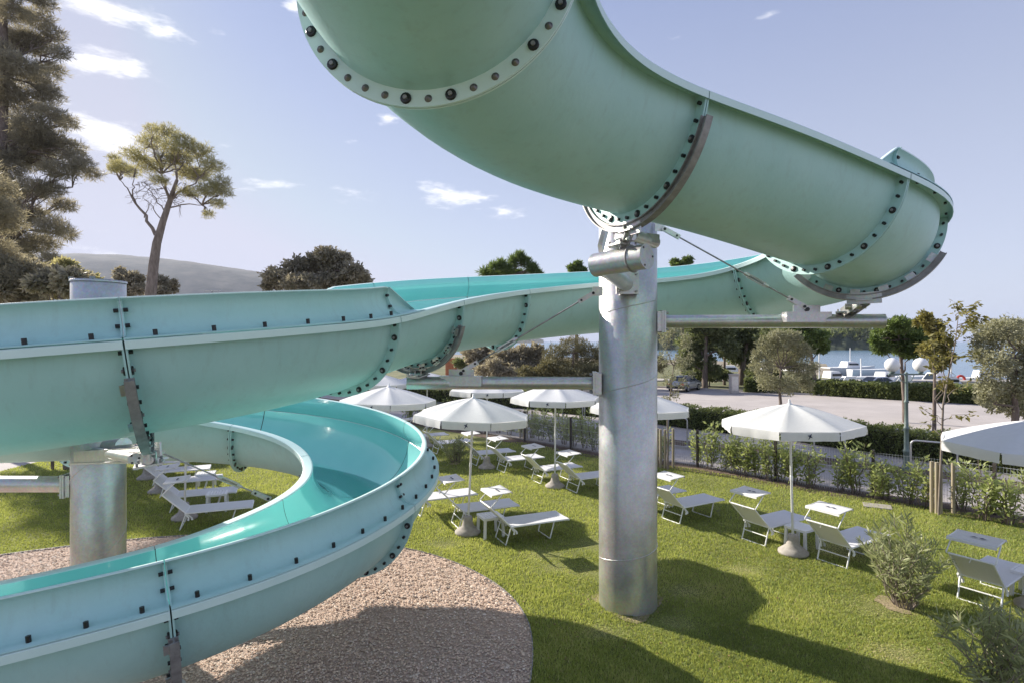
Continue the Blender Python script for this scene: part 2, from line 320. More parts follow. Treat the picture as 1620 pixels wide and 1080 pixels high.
# grass blades
def grass(n):
    y = 6.0*(24/6.0)**(rng.uniform(0, 1, n*2)**1.15); x = rng.uniform(-.95, .95, len(y))*y
    k = inpoly(x, y, lawn_pts) & ~inpoly(x, y, gpoly); x = x[k][:n]; y = y[k][:n]; n = len(x)
    ox = 2.0*np.sin(x*1.7+y*.8)+np.sin(x*4.1-y*3.3)+np.sin(x*.6+y*1.9)+.8*np.sin(x*9.3+y*7.1)
    h = rng.uniform(.02, .045, n)*(1+.12*ox/2)*(1+.02*y); wd = rng.uniform(.0025, .005, n)*(1+.10*y); a = rng.uniform(0, 6.28, n)
    V = np.zeros((n, 3, 3)); V[:, 0, 0] = x-np.cos(a)*wd; V[:, 0, 1] = y-np.sin(a)*wd; V[:, 1, 0] = x+np.cos(a)*wd; V[:, 1, 1] = y+np.sin(a)*wd
    V[:, 2, 0] = x+rng.normal(0, .016, n); V[:, 2, 1] = y+rng.normal(0, .016, n); V[:, 2, 2] = h; V[:, :2, 2] = .001
    sx_ = np.array([[865,878,.35],[880,896,.3],[935,862,.4],[930,905,.3],[1425,1035,.35],[1065,985,.3],[1080,935,.3],[1010,905,.25],[1390,960,.45],[1330,870,.5],[1180,900,.3],[960,1000,.25],[700,860,.3]]); dry = np.zeros(n)
    for u_, v_, r__ in sx_:
        p_ = G(u_, v_); dry = np.maximum(dry, np.exp(-(((x-p_.x)/(r__*1.4))**2+((y-p_.y)/r__)**2)))
    rn = np.clip(.42+.075*ox+.05*np.sin(x*.9-y*1.3)*np.sin(x*2.3+y*.7)+rng.normal(0, .2, n)+dry*.45, 0, 1); V[:, 2, 2] *= (1-.75*dry)
    return V.reshape(-1, 3), rn
T, rn = grass(420000); tag(npmesh('grass', T, 3, M['grass'], rnd=rn), 'short mown yellow green grass covering the lawn', 'grass', kind='stuff')

m = M['paving'] = mat('worn_pinkish_asphalt', rough=.9); noisy(m, (.37,.335,.315), (.49,.445,.42), scale=.25, detail=10, bump=.15, bscale=30, rgh=.7)
m = M['path_mat'] = mat('path_concrete', rough=.9); noisy(m, (.36,.32,.30), (.46,.42,.395), scale=.6, detail=10, bump=.15, bscale=30)
m = M['soil'] = mat('planting_soil', rough=.95); noisy(m, (.075,.05,.035), (.16,.11,.075), scale=5, bump=1, bscale=20)
def off(p, d): return Vector((p.x+.70*d, p.y+.72*d, 0))
F3 = [FB, FC, FD, FE, FF, FG, FN]
def band(name, a, b_, z, m_, **k):
    P = [off(p, a) for p in F3]; Q = [off(p, b_) for p in F3]
    P = [P[0]+Vector((-30, 22, 0))]+P; Q = [Q[0]+Vector((-30, 22, 0))]+Q
    bb = MB(); bb.grid([[(p.x, p.y, z) for p in P], [(q.x, q.y, z) for q in Q]], sm=False)
    return tag(bb.build(name, m_), kind='structure', **k)
band('planting_strip', -.35, .75, .006, M['soil'])
band('path', .75, 3.4, .004, M['path_mat'])
band('hedge_soil', 3.4, 5.2, .008, M['soil'])
# kerb between the path and the hedge bed
kb = MB()
K_ = [off(p, 3.4) for p in F3]; K_ = [K_[0]+Vector((-30, 22, 0))]+K_
for a, b2 in zip(K_[:-1], K_[1:]): kb.beam((a.x, a.y, .05), (b2.x, b2.y, .05), .12, .10)
tag(kb.build('kerb', M['stone']), kind='structure')
# parking place beyond the hedge
P1 = [off(p, 5.2) for p in F3]
far = [G(1900, 648), G(1620, 640), G(1400, 630), G(1100, 615), G(900, 606), G(600, 600), G(0, 606), G(-600, 615)]
pk = [P1[0]+Vector((-30, 22, 0))]+P1+[P1[-1]+Vector((40, 0, 0))]
lowL = [G(420,664), G(200,690), G(110,717), G(0,745), Vector((-30,16,0)), Vector((-60,20,0))]
sheet('road', [(p.x, p.y) for p in P1]+[(P1[-1].x+40, P1[-1].y-10)]+[(p.x, p.y) for p in far]+[(-60,60),(-60,20),(-30,16)]+[(p.x, p.y) for p in reversed(lowL[:4])], -.004, M['paving'])
kb = MB(); K_ = [p for p in far]
for a, b2 in zip(K_[:-1], K_[1:]): kb.beam((a.x, a.y, .07), (b2.x, b2.y, .07), .2, .14)
tag(kb.build('far_kerb', M['stone']), kind='structure')
# far green strip beyond the road
m = M['verge'] = mat('dry_verge', rough=.95); noisy(m, (.085,.10,.035), (.20,.19,.09), scale=.5, detail=8, bump=.4, bscale=5)
sheet('verge', [(p.x, p.y) for p in far]+[(-90,75),(-90,130),(-20,160),(40,95),(38,66),(60,50),(80,34)], -.008, M['verge'])
# sea
m = M['sea'] = mat('sea', (.10,.20,.29), .22, spec=.5); noisy(m, (.09,.17,.25), (.13,.23,.32), scale=.02, bump=.5, bscale=.8, stretch=(1,.3,1))
sheet('sea', [(-300,30),(16000,30),(16000,14000),(-3000,14000),(-300,400)], -1.2, M['sea'])
# hill ridge far inland, and the wooded headland across the bay
def ridge(name, prof, y0, depth, m_, base=-1.5, seed=1, rough=1.0, n=160, rows=14):
    r_ = np.random.default_rng(seed); us = [p[0] for p in prof]; vs = [p[1] for p in prof]
    U_ = np.linspace(us[0], us[-1], n); rowsP = []
    for j in range(rows+1):
        t_ = j/rows; row = []
        for i, u in enumerate(U_):
            v = np.interp(u, us, vs); x = (u-810)/FPX*y0; H_ = (540-v)/FPX*y0+CH-base
            h = H_*math.sin(t_*math.pi/2)**.8
            y = y0-depth*(1-t_)
            nz_ = rough*math.sin(t_*3.14)*(math.sin(i*.31+j*1.3)+.6*math.sin(i*.77-j*2.1)+.5*r_.normal())
            row.append((x*(y/y0), y, base+h+nz_))
        rowsP.append(row)
    back = [(p[0], p[1]+depth*1.5, base) for p in rowsP[-1]]; rowsP.append(back)
    b_ = MB(); b_.grid(rowsP); return b_.build(name, m_)
m = M['hillside'] = mat('scrub_hillside', rough=1); noisy(m, (.035,.04,.03), (.10,.095,.075), scale=.012, detail=10, lo=.4, hi=.6, rgh=.7)
tag(ridge('hill', [(-900,420),(-300,405),(0,408),(120,406),(200,409),(300,418),(400,433),(520,452),(640,480),(760,515),(860,538)], 3000, 1100, m, rough=3), kind='structure')

# ------------------------------------------------------------ vegetation tools
def unit(v): return v/np.maximum(np.linalg.norm(v, axis=1, keepdims=True), 1e-9)
def leafquads(P, size, aspect=.5, dirv=None, jitter=1.0, seed=0):
    """one kite-shaped leaf at every point"""
    r_ = np.random.default_rng(seed); n = len(P)
    d = r_.normal(size=(n, 3))*jitter
    if dirv is not None: d = d+dirv
    d = unit(d); q = unit(np.cross(d, r_.normal(size=(n, 3)))); s = size*r_.uniform(.6, 1.35, n)[:, None]
    V = np.stack([P, P+d*s*.45+q*s*aspect*.5, P+d*s, P+d*s*.45-q*s*aspect*.5], 1)
    return V.reshape(-1, 3)
def clump_pts(cl, n, seed=0, shell=.55, dens=None):
    """cl: rows x,y,z,rx,ry,rz ; points mostly in the outer part of each clump; also the outward direction"""
    r_ = np.random.default_rng(seed); cl = np.array(cl, float); vol = (cl[:, 3]*cl[:, 4]*cl[:, 5])**.67; vol /= vol.sum()
    k = r_.choice(len(cl), n, p=vol); d = unit(r_.normal(size=(n, 3))); t = r_.uniform(shell**3, 1, n)**(1/3)
    # ragged outline
    t *= .82+.26*np.sin(d[:, 0]*5+k)*np.sin(d[:, 2]*6+k*2)+r_.normal(0, .08, n)
    return cl[k, :3]+d*cl[k, 3:]*t[:, None], d, k
def limb(mb, a, b, r0, r1, wob=.1, n=6, seed=0):
    r_ = random.Random(seed); a = Vector(a); b = Vector(b); L = (b-a).length; pts = []
    for i in range(n+1):
        t = i/n; p = a.lerp(b, t)+Vector((r_.uniform(-1,1), r_.uniform(-1,1), r_.uniform(-.6,.6)))*wob*L*math.sin(t*math.pi)*.5
        if 0 < i < n: p.z += .06*L*math.sin(t*math.pi)
        pts.append(p)
    mb.tube(pts, [r0+(r1-r0)*i/n for i in range(n+1)], 7, caps=False); return pts
def make_tree(name, loc, trunk, r0, clumps, nleaf, lsize, aspect, lm, bm, label, cat='tree', group=None, jitter=1.0, up=0, seed=1, shell=.4, tuft=1, twigs=0, limbs=None, limb_r=.35):
    """trunk: list of points (local), clumps local"""
    t = empty(name, loc, 0, label, cat, group)
    mb = MB(); tp = [Vector(p) for p in trunk]; m_ = len(tp)
    mb.tube(tp, [r0*(1-.55*i/(m_-1)) for i in range(m_)], 10, caps=False)
    cl = np.array(clumps, float); rr = random.Random(seed)
    for j, c in enumerate(clumps):
        if limbs is not None and j % limbs: continue
        c_ = Vector(c[:3]); k = max(range(m_), key=lambda i: -(c_-tp[i]).length-(0 if tp[i].z < c_.z+.2 else 3)*1.0)
        if k == 0: k = min(1, m_-1)
        pp = limb(mb, tp[k], c_, r0*limb_r, r0*.06, .22, 6, seed*31+j)
        for q in range(3+twigs):
            a = pp[3+q % 3]; b = c_+Vector((rr.uniform(-1,1)*c[3], rr.uniform(-1,1)*c[4], rr.uniform(-.7,1)*c[5]))*.8
            limb(mb, a, b, r0*.10, r0*.025, .25, 4, seed*77+j*5+q)
    mb.build('trunk', bm, t)
    if tuft > 1:
        P, d, k = clump_pts(cl, nleaf//tuft, seed, shell); P = np.repeat(P, tuft, 0); d = np.repeat(d, tuft, 0)*.6
    else: P, d, k = clump_pts(cl, nleaf, seed, shell)
    d = d+np.array([0, 0, up])
    V = leafquads(P, lsize, aspect, d, jitter, seed); r_ = np.random.default_rng(seed+5)
    kk = np.random.default_rng(seed+9).uniform(-.22, .22, len(cl))
    rn = np.clip(.5+(kk[k] if tuft == 1 else np.repeat(kk[k], tuft))+r_.normal(0, .2, len(P)), 0, 1)
    npmesh('crown', V, 4, lm, t, rn)
    return t
def blob(cx, cy, cz, rx, ry, rz, n, size, seed, flat=1.0):
    """n sub-clumps spread over an ellipsoid"""
    r_ = np.random.default_rng(seed); d = unit(r_.normal(size=(n, 3))); t = r_.uniform(.25, 1, n)[:, None]**.5
    P = np.array([cx, cy, cz])+d*np.array([rx, ry, rz])*t; s = size*r_.uniform(.7, 1.3, n)
    return [(p[0], p[1], p[2], q, q, q*flat) for p, q in zip(P, s)]
def ucl(items, y, base, seed=0, depth=None):
    """clumps from picture outline data: (u, v, ru, rv) at distance y, local to base; depth given by its width"""
    r_ = np.random.default_rng(seed); k = y/FPX; out = []
    for (u, v, ru, rv) in items:
        dy = r_.uniform(-1, 1)*(depth if depth else ru*k*1.0)
        yy = y+dy; k2 = yy/FPX
        out.append(((u-810)*k2-base[0], yy-base[1], CH+(540-v)*k2-base[2], ru*k2, ru*k2, rv*k2))
    return out

# ------------------------------------------------------------ the water slide
SCL = .90; RAD = 1.0; LIP = .15; FLG = .13
P0 = (-.6366, 4.0386, 2.878, 1.495)
KK = [-0.3427, -0.3277, -0.2968, -0.0753, 0.0527, 0.0257, 0.4345, 0.4976, 0.4305, 0.4083, 0.3241, 0.1619, 0.1529, 0.1952, 0.1674, 0.1657, 0.0956, -0.2924, -0.2976, -0.4108, -0.4122, -0.4027, -0.2867, -0.2582, -0.3266, -0.3823, -0.3286, -0.3275, -0.41, -0.4146, -0.2542, -0.2216, -0.3565, -0.1591, -0.0255, -0.0597]
MM = [-0.0826, -0.1295, -0.0924, -0.1041, -0.1582, -0.1579, -0.1261, -0.0983, -0.1296, -0.1361, -0.0838, -0.0629, -0.0923, -0.1107, -0.1383, -0.1779, -0.1819, -0.1244, -0.1218, -0.1284, -0.1428, -0.1574, -0.1658, -0.1684, -0.1653, -0.1564, -0.139, -0.1511, -0.1786, -0.156, -0.0892, -0.0603, -0.0845, -0.0929, -0.0957, -0.0966]
SLN = 44.97886
ks = np.linspace(0, SLN, len(KK)); dS = .05
UPK = -.22; UPL = 5.0; DNL = 5.0
sg = np.arange(0, SLN+DNL, dS); kk = np.interp(sg, ks, KK); mmv = np.interp(sg, ks, MM)
kk = np.where(sg > SLN-.5, -.10, kk)
Hh = P0[3]+np.concatenate([[0], np.cumsum((kk[1:]+kk[:-1])/2*dS)])
Xx = P0[0]+np.concatenate([[0], np.cumsum(np.cos((Hh[1:]+Hh[:-1])/2)*dS)])
Yy = P0[1]+np.concatenate([[0], np.cumsum(np.sin((Hh[1:]+Hh[:-1])/2)*dS)])
Zz = P0[2]+np.concatenate([[0], np.cumsum(mmv[:-1]*dS)])
su = np.arange(-UPL, 0, dS); ku = np.full(len(su), UPK); hu = P0[3]+UPK*su            # the part above and behind the camera
rx = np.cumsum((np.cos(hu)*dS)[::-1])[::-1]; ry = np.cumsum((np.sin(hu)*dS)[::-1])[::-1]
sA = np.concatenate([su, sg]); hA = np.concatenate([hu, Hh]); xA = np.concatenate([P0[0]-rx, Xx]); yA = np.concatenate([P0[1]-ry, Yy])
mA = np.concatenate([np.full(len(su), -.11), mmv]); zA = np.concatenate([P0[2]-su*.11, Zz])
def frame(s):
    g = lambda a: float(np.interp(s, sA, a)); h = g(hA); m_ = g(mA)
    C_ = Vector((g(xA)*SCL, g(yA)*SCL, g(zA)*SCL+CH))
    T_ = Vector((math.cos(h), math.sin(h), m_)).normalized(); N_ = Vector((-math.sin(h), math.cos(h), 0)); U_ = T_.cross(N_)
    b_ = -.0431*math.exp(-((s-9.3)/3.2)**2)+.0229/(1+math.exp(-(s-19.5)*.9))
    return C_, T_, N_*math.cos(b_)+U_*math.sin(b_), U_*math.cos(b_)-N_*math.sin(b_)
def pt(fr_, n, h, t=0): C_, T_, N_, U_ = fr_; return C_+N_*(n*SCL)+U_*(h*SCL)+T_*t
slide = empty('water_slide', frame(41.9)[0]*1, 0, 'long pale turquoise open tube slide winding down over the lawn in wide bends', 'water slide')
slide.location = (0, 0, 0)
JOINTS = [-4.9, -2.2, .33, 3.63, 6.80, 8.45, 11.42, 14.2, 17.14, 19.14, 21.04, 23.6, 25.7, 27.9, 30.8, 33.7, 36.6, 39.27, 41.83, 44.6, 47.2, 49.7]
LS, LE, RS, RE = 20.95, 49.7, 6.85, 20.0       # raised guards: left from LS, right between RS and RE
def srange(a, b, st=.2):
    n_ = max(2, int(math.ceil((b-a)/st))); return [a+(b-a)*i/n_ for i in range(n_+1)]
bolts = []                                       # (position, axis, radius, height, section)
NPH = 36
sections = []
for j in range(len(JOINTS)-1):
    a, b = JOINTS[j]+.006, JOINTS[j+1]-.006; S_ = srange(a, b); FR = [frame(s) for s in S_]
    mb = MB()
    ph = [math.pi*i/NPH for i in range(NPH+1)]
    mb.grid([[pt(f, math.cos(p)*RAD, -math.sin(p)*RAD) for p in ph] for f in FR], 0, True, True)
    ri = RAD-.015; z0 = -.012
    mb.grid([[pt(f, math.cos(p)*ri, -math.sin(p)*ri+(0 if 0 < i < NPH else z0)) for i, p in enumerate(ph)] for f in FR], 1, True)
    for sd_ in (1, -1):
        fl = sd_ < 0
        for pr, mi in (([(ri, z0), (ri+.004, -.002), (RAD+.01, .002)], 2), ([(RAD+.01, .002), (RAD+LIP-.012, 0), (RAD+LIP-.003, -.004), (RAD+LIP, -.013)], 2),
                       ([(RAD+LIP, -.013), (RAD+LIP, -.085)], 2), ([(RAD+LIP, -.085), (RAD+LIP-.012, -.085), (RAD+LIP-.012, -.016), (RAD-.002, -.02)], 0)):
            mb.grid([[pt(f, sd_*n_, h_) for n_, h_ in pr] for f in FR], mi, True, fl)
    # end flanges
    for (s, dirn) in ((JOINTS[j], 1), (JOINTS[j+1], -1)):
        f = frame(s); n_ = 48; o1 = .005*dirn; o2 = .021*dirn
        ang = [math.pi*i/n_ for i in range(n_+1)]
        for (r1, r2, t1, t2) in ((RAD-.003, RAD+FLG, o2, o2), (RAD+FLG, RAD+FLG, o1, o2), (RAD-.003, RAD+FLG, o1, o1)):
            mb.grid([[pt(f, math.cos(q)*r1, -math.sin(q)*r1, t1) for q in ang], [pt(f, math.cos(q)*r2, -math.sin(q)*r2, t2) for q in ang]], 2 if s < 2 else 0, False)
    o = mb.build('flume_section', [M['outer'], M['inner'], M['lip']], slide); sections.append(o)
    # bolts of the upstream and downstream flange
    for (s, dirn) in ((JOINTS[j], 1), (JOINTS[j+1], -1)):
        f = frame(s); nb = 19
        for i in range(nb):
            q = R(6+168*i/(nb-1)); big = i % 3 == 1 if s > 2 else i % 3 != 0 and i % 2 == 0
            bolts.append((pt(f, math.cos(q)*(RAD+.07), -math.sin(q)*(RAD+.07), .021*dirn), f[1]*dirn, .038 if big else (.018 if s > 2 else .0185), .018 if big else .032, o))
    # near-black sheet that draws the dark gap between the flange plates
    f = frame(JOINTS[j]); mb = MB(); ang = [math.pi*i/40 for i in range(41)]
    mb.grid([[pt(f, math.cos(q)*r_, -math.sin(q)*r_, 0) for q in ang] for r_ in (RAD-.013, RAD+FLG-.012)], 0, False)
    mb.grid([[pt(f, math.cos(q)*(RAD-.014), -math.sin(q)*(RAD-.014), t1) for q in ang] for t1 in (-.006, .006)], 0, True)
    mb.build('joint_gap', M['gap'], o)
# raised splash guards
GO = [(RAD+LIP, .006), (RAD+LIP, .02), (RAD+.05, .03), (RAD-.01, .055), (RAD-.06, .11), (RAD-.10, .19), (RAD-.118, .27), (RAD-.112, .33), (RAD-.09, .375), (RAD-.05, .40)]
GT = [(RAD-.05, .40), (RAD-.048, .412), (RAD-.08, .417), (RAD-.125, .405)]
GI = [(RAD-.125, .405), (RAD-.138, .33), (RAD-.138, .27), (RAD-.12, .19), (RAD-.08, .11), (RAD-.035, .05), (RAD-.013, .004)]
def guard(side, s0, s1, ramp0, ramp1):
    cuts = [s0]+[q for q in JOINTS if s0+.3 < q < s1-.3]+[s1]
    for a0, b0 in zip(cuts[:-1], cuts[1:]):
        first, last = a0 == s0, b0 == s1
        a, b = a0+.005, b0-.005
        if first: a = a0-ramp0
        if last: b = b0+ramp1
        S_ = srange(a, b, .12); mb = MB()
        def sc_(s):
            q = 1.0
            if ramp0 and s < s0: q = max(.02, 1-(s0-s)/ramp0)
            if ramp1 and s > s1: q = max(.02, 1-(s-s1)/ramp1)
            return q
        for pr, mi, fl in ((GO, 0, False), (GT, 2, False), (GI, 1, False)):
            mb.grid([[pt(frame(s), side*n_, .006+(h_-.006)*sc_(s)) for n_, h_ in pr] for s in S_], mi, True, side < 0)
        for s, dn in ((a0, 1), (b0, -1)):
            f = frame(s); t1, t2 = .004*dn, .018*dn
            pr = [(n_, h_) for n_, h_ in GO[2:]]; po = [(n_+.06-.03*(i/len(pr)), h_) for i, (n_, h_) in enumerate(pr)]
            mb.grid([[pt(f, side*n_, h_, t2) for n_, h_ in pr], [pt(f, side*n_, h_, t2) for n_, h_ in po]], 0, False)
            mb.grid([[pt(f, side*n_, h_, t1) for n_, h_ in po], [pt(f, side*n_, h_, t2) for n_, h_ in po]], 0, False)
            mb.grid([[pt(f, side*n_, h_, t1) for n_, h_ in pr], [pt(f, side*n_, h_, t1) for n_, h_ in po]], 0, False)
        o = mb.build('splash_guard', [M['outer'], M['inner'], M['lip']], slide)
        for s, dn in ((a0, 1), (b0, -1)):
            f = frame(s)
            for n_, h_ in ((RAD-.04, .14), (RAD-.07, .29)): bolts.append((pt(f, side*n_, h_, .018*dn), f[1]*dn, .018, .035, o))
        nb = max(2, round((b0-a0)/.36))
        for i in range(nb):
            f = frame(a0+(b0-a0)*(i+.5)/nb)
            bolts.append((pt(f, side*(RAD+.075), .028), f[3], .019, .05, o)); bolts.append((pt(f, side*(RAD+.075), -.02), -f[3], .016, .025, o))
guard(1, LS, LE, .62, 0)
guard(-1, RS, RE, .45, .6)
# bolts: one mesh for each size, copied; the farthest are one part
def boltmesh(r, h):
    mb = MB()
    if r == .0185: mb.lathe((0,0,0), [(.026, 0), (.026, .004), (.013, .005), (.013, .02), (0, .02)], 16, 1); me = mb.build('tmp', [M['black'], M['washer']]); d = me.data; bpy.data.objects.remove(me); return d
    pass; mb.lathe((0,0,0), [(r, 0), (r, h*.8), (r*.85, h), (0, h)], 12)
    if r > .03: mb.lathe((0,0,h), [(r*.4, 0), (r*.4, .012), (0, .012)], 8, 1, False)
    me = mb.build('tmp', [M['black'], M['rib']]); d = me.data; bpy.data.objects.remove(me); return d
bmesh_ = {}
def depth_ok(p): return p.y > 1 and abs(p.x/p.y) < .92 and abs((p.z-CH)/p.y) < .62
bolts = [b for b in bolts if b[0].y > .3]
eye = Vector((0, 0, CH))
def facing(b): return (eye-b[0]).normalized().dot(b[1]) > -.35
bolts.sort(key=lambda b: -(b[2]/(b[0]-eye).length if depth_ok(b[0]) and facing(b) else 0))
for b in bolts[:100]:
    key = (b[2], b[3])
    if key not in bmesh_: bmesh_[key] = boltmesh(*key)
    o = bpy.data.objects.new('bolt', bmesh_[key]); COL.objects.link(o); o.parent = b[4]
    o.rotation_mode = 'QUATERNION'; o.rotation_quaternion = b[1].to_track_quat('Z', 'Y'); o.location = b[0]
mb = MB()
for b in bolts[100:]:
    q = b[1].orthogonal().normalized(); w_ = b[1].cross(q); n_ = 8; p, r_, h = b[0], b[2], b[3]
    vs = [p+(q*math.cos(6.283*i/n_)+w_*math.sin(6.283*i/n_))*r_ for i in range(n_)]; vs += [v+b[1]*h for v in vs]
    mb.add(vs, [(i, (i+1) % n_, n_+(i+1) % n_, n_+i) for i in range(n_)]+[tuple(range(n_, 2*n_))])
tag(mb.build('small_bolts', M['black'], slide), kind='stuff')
# thin sheet of water running down the middle of the trough
mb = MB(); S_ = srange(31.5, 47.5, .15); rs = random.Random(3)
rows = []
for s in S_:
    f = frame(s); sw = (.22+.14*math.exp(-((s-38)/2.5)**2)); c0 = math.pi/2-.22*math.exp(-((s-37.8)/3.2)**2)
    rows.append([pt(f, math.cos(c0+sw*t_)*(RAD-.026+.004*math.sin(s*7+t_*5)), -math.sin(c0+sw*t_)*(RAD-.026+.003*math.sin(s*5.3+t_*9))) for t_ in np.linspace(-1, 1, 15)])
mb.grid(rows, 0, True); mb.build('water_film', M['water'], slide)
mb = MB()
for k in range(260):
    s = rs.gauss(38.2, .55); f = frame(s); q = R(rs.gauss(66, 9)); h = rs.uniform(.015, .05)
    p = pt(f, math.cos(q)*(RAD-.03), -math.sin(q)*(RAD-.03)); mb.tube([p, p+f[3]*h*.6+f[1]*rs.uniform(.01, .05), p+f[3]*h+f[1]*rs.uniform(.03, .09)], [.005, .008, .003], 5)
M['foam'] = mat('water_foam', (.85,.9,.9), .3)
tag(mb.build('water_splash', M['foam'], slide), kind='stuff')

# ------------------------------------------------------------ steel columns with arms, ribs and tie rods
def rib(s, a0, a1, parent, clips=6):
    f = frame(s); n_ = 40; ang = [R(a0+(a1-a0)*i/n_) for i in range(n_+1)]
    t0 = .09; mb = MB()
    def P_(q, r_, t_): return pt(f, math.cos(q)*r_, -math.sin(q)*r_, t_)
    def bar(r1, r2, ta, tb):
        sec = [(r1, ta), (r2, ta), (r2, tb), (r1, tb), (r1, ta)]
        for k in range(4): mb.grid([[P_(q, sec[k][0], sec[k][1]) for q in ang], [P_(q, sec[k+1][0], sec[k+1][1]) for q in ang]], 0, False)
        for q in (ang[0], ang[-1]): mb.add([P_(q, a_, b_) for a_, b_ in sec[:4]], [(0, 1, 2, 3)])
    bar(RAD+.21, RAD+.225, -.038, .038); bar(RAD+.145, RAD+.21, -.008, .008); bar(RAD+.135, RAD+.147, -.038, .038)
    o = mb.build('support_rib', M['rib'], parent)
    for i in range(clips):
        q = R(a0+6+(a1-a0-12)*i/(clips-1)); mb = MB()
        c_ = pt(f, math.cos(q)*(RAD+.105), -math.sin(q)*(RAD+.105), .034); rad = (f[2]*math.cos(q)-f[3]*math.sin(q)); tan = rad.cross(f[1])
        Mx = Matrix((rad, tan, f[1])).transposed(); mb.box(c_, (.11, .12, .010), Mx); mb.box(pt(f, math.cos(q)*(RAD+.135), -math.sin(q)*(RAD+.135), .055), (.012, .10, .05), Mx)
        for k in (-.03, .03): mb.tube([c_+tan*k+f[1]*.004, c_+tan*k+f[1]*.03], .012, 6, mi=1)
        mb.build('clip', [M['galv'], M['black']], o)
    return f
def saddle(f, top, parent):
    """small clevis between the lowest point of a rib and the pipe under it"""
    mb = MB(); a = pt(f, 0, -(RAD+.225)); d = (Vector(top)-a)
    Mx = Matrix((f[2], f[1], f[3])).transposed()
    mb.box(a+Vector((0,0,.03)), (.42, .02, .16), Mx); mb.box(a-f[3]*.0, (.20, .11, .016), Mx)
    for k in (-.05, .05): mb.beam(a+f[2]*k*1.2, Vector(top)+f[2]*k*1.2, .014, .14)
    mb.tube([a+d*.45-f[2]*.13, a+d*.45+f[2]*.13], .045, 12); mb.box(Vector(top), (.26, .26, .02), Mx)
    for x_ in (-.1, .1):
        for y_ in (-.1, .1): mb.tube([Vector(top)+f[2]*x_+f[1]*y_-Vector((0,0,.02)), Vector(top)+f[2]*x_+f[1]*y_+Vector((0,0,.045))], .012, 6, mi=1)
    mb.build('saddle_bracket', [M['galv'], M['rib']], parent)
def post(x, y, r, h, label, seams, loc_name='support_column'):
    t = empty(loc_name, (x, y, 0), 0, label, 'steel column', 'steel columns carrying the slide')
    mb = MB(); mb.lathe((0,0,-.03), [(0, h+.04), (r*.97, h+.04), (r, h+.03), (r, 0)], 64)
    for (z0, dz, a0) in seams:
        pts = [(math.cos(a)*r, math.sin(a)*r, z0+dz*(a-a0)/(2*math.pi)) for a in [a0+2*math.pi*i/40 for i in range(41)]]
        mb.tube(pts, .008, 6)
    mb.lathe((0,0,h), [(r+.012, -.02), (r+.012, .012), (0, .02)], 48); o = mb.build('post', M['galv'], t)
    return t
def pipe(t, a, b, r, name='arm', cap=True, band=True):
    o_ = t.location; mb = MB(); a = Vector(a)-o_; b = Vector(b)-o_; mb.tube([a, b], r, 32)
    d = (b-a).normalized(); mb.tube([b-d*.002, b+d*.012], r*1.015, 32)
    for k in range(3):
        q = d.orthogonal().normalized(); w_ = d.cross(q); p = b+d*.013+(q*math.cos(k*2.1+.5)+w_*math.sin(k*2.1+.5))*r*.8; mb.tube([p, p+d*.003], .012, 8, mi=1)
    return mb.build(name, [M['galv'], M['black']], t)
def plate(t, c, n, size, th=.03, off=.07, name='mounting_plate'):
    """pair of bolted square plates at the root of an arm; n points outwards"""
    c = Vector(c)-t.location; n = Vector(n).normalized(); s = n.cross(Vector((0,0,1))).normalized(); Mx = Matrix((s, Vector((0,0,1)), n)).transposed()
    mb = MB(); mb.box(c, (size, size, th), Mx); mb.box(c+n*(th+.004), (size, size, th), Mx); mb.box(c-n*(off/2+th/2), (size*.92, size*.92, off), Mx)
    for x_ in (-.38, .38):
        for z_ in (-.38, .38): p = c+s*x_*size+Vector((0,0,z_*size)); mb.tube([p-n*.05, p+n*(th*1.5+.05)], .016, 8, mi=1)
    mb.build(name, [M['galv'], M['rib']], t)
def tie(t, a, b, rr=.012):
    o_ = t.location; a = Vector(a)-o_; b = Vector(b)-o_; d = (b-a).normalized(); L = (b-a).length
    mb = MB(); mb.tube([a+d*.15, b-d*.15], rr, 8); o = mb.build('tie_rod', M['rib'], t)
    for p, q in ((a, a+d*.3), (b, b-d*.3)):
        mb = MB(); e_ = (q-p).normalized(); s = e_.cross(Vector((0,0,1))).normalized()
        for k in (-.022, .022): mb.beam(p+s*k, q+s*k, .012, .07)
        mb.tube([p+e_*.04-s*.04, p+e_*.04+s*.04], .022, 10, mi=1); mb.tube([q-e_*.05-s*.04, q-e_*.05+s*.04], .018, 10, mi=1)
        mb.build('clevis', [M['galv'], M['black']], o)
    mb = MB(); c = a+d*(L*.66)
    for k in (-.03, .03): mb.beam(c-d*.16+Vector((0,0,k)), c+d*.16+Vector((0,0,k)), .03, .018)
    mb.tube([c-d*.2, c-d*.12], .024, 8); mb.tube([c+d*.12, c+d*.2], .024, 8); mb.build('turnbuckle', M['galv'], o)
    return o
def chair_(t, p, d):
    """welded saddle on an arm where a tie rod ends"""
    p = Vector(p)-t.location; mb = MB(); d = Vector(d).normalized(); s = d.cross(Vector((0,0,1))).normalized(); Mx = Matrix((d, s, Vector((0,0,1)))).transposed()
    mb.box(p+Vector((0,0,-.045)), (.66, .17, .15), Mx); mb.beam(p+Vector((0,0,.05))-d*.2, p+Vector((0,0,.05))+d*.2, .02, .16)
    mb.tube([p+Vector((0,0,.07))-s*.04, p+Vector((0,0,.07))+s*.04], .03, 10, mi=1); mb.build('tie_saddle', [M['galv'], M['black']], t)
class Rel:
    """lets world-space builders put their parts under a column"""
    def __init__(s, t): s.t = t
def reparent_world(fn, t, *a, **k):
    before = set(o.name for o in COL.objects); r_ = fn(*a, t, **k) if fn is saddle else fn(*a, t, **k)
    for o in COL.objects:
        if o.name not in before and o.parent == t: o.location = -t.location
    return r_
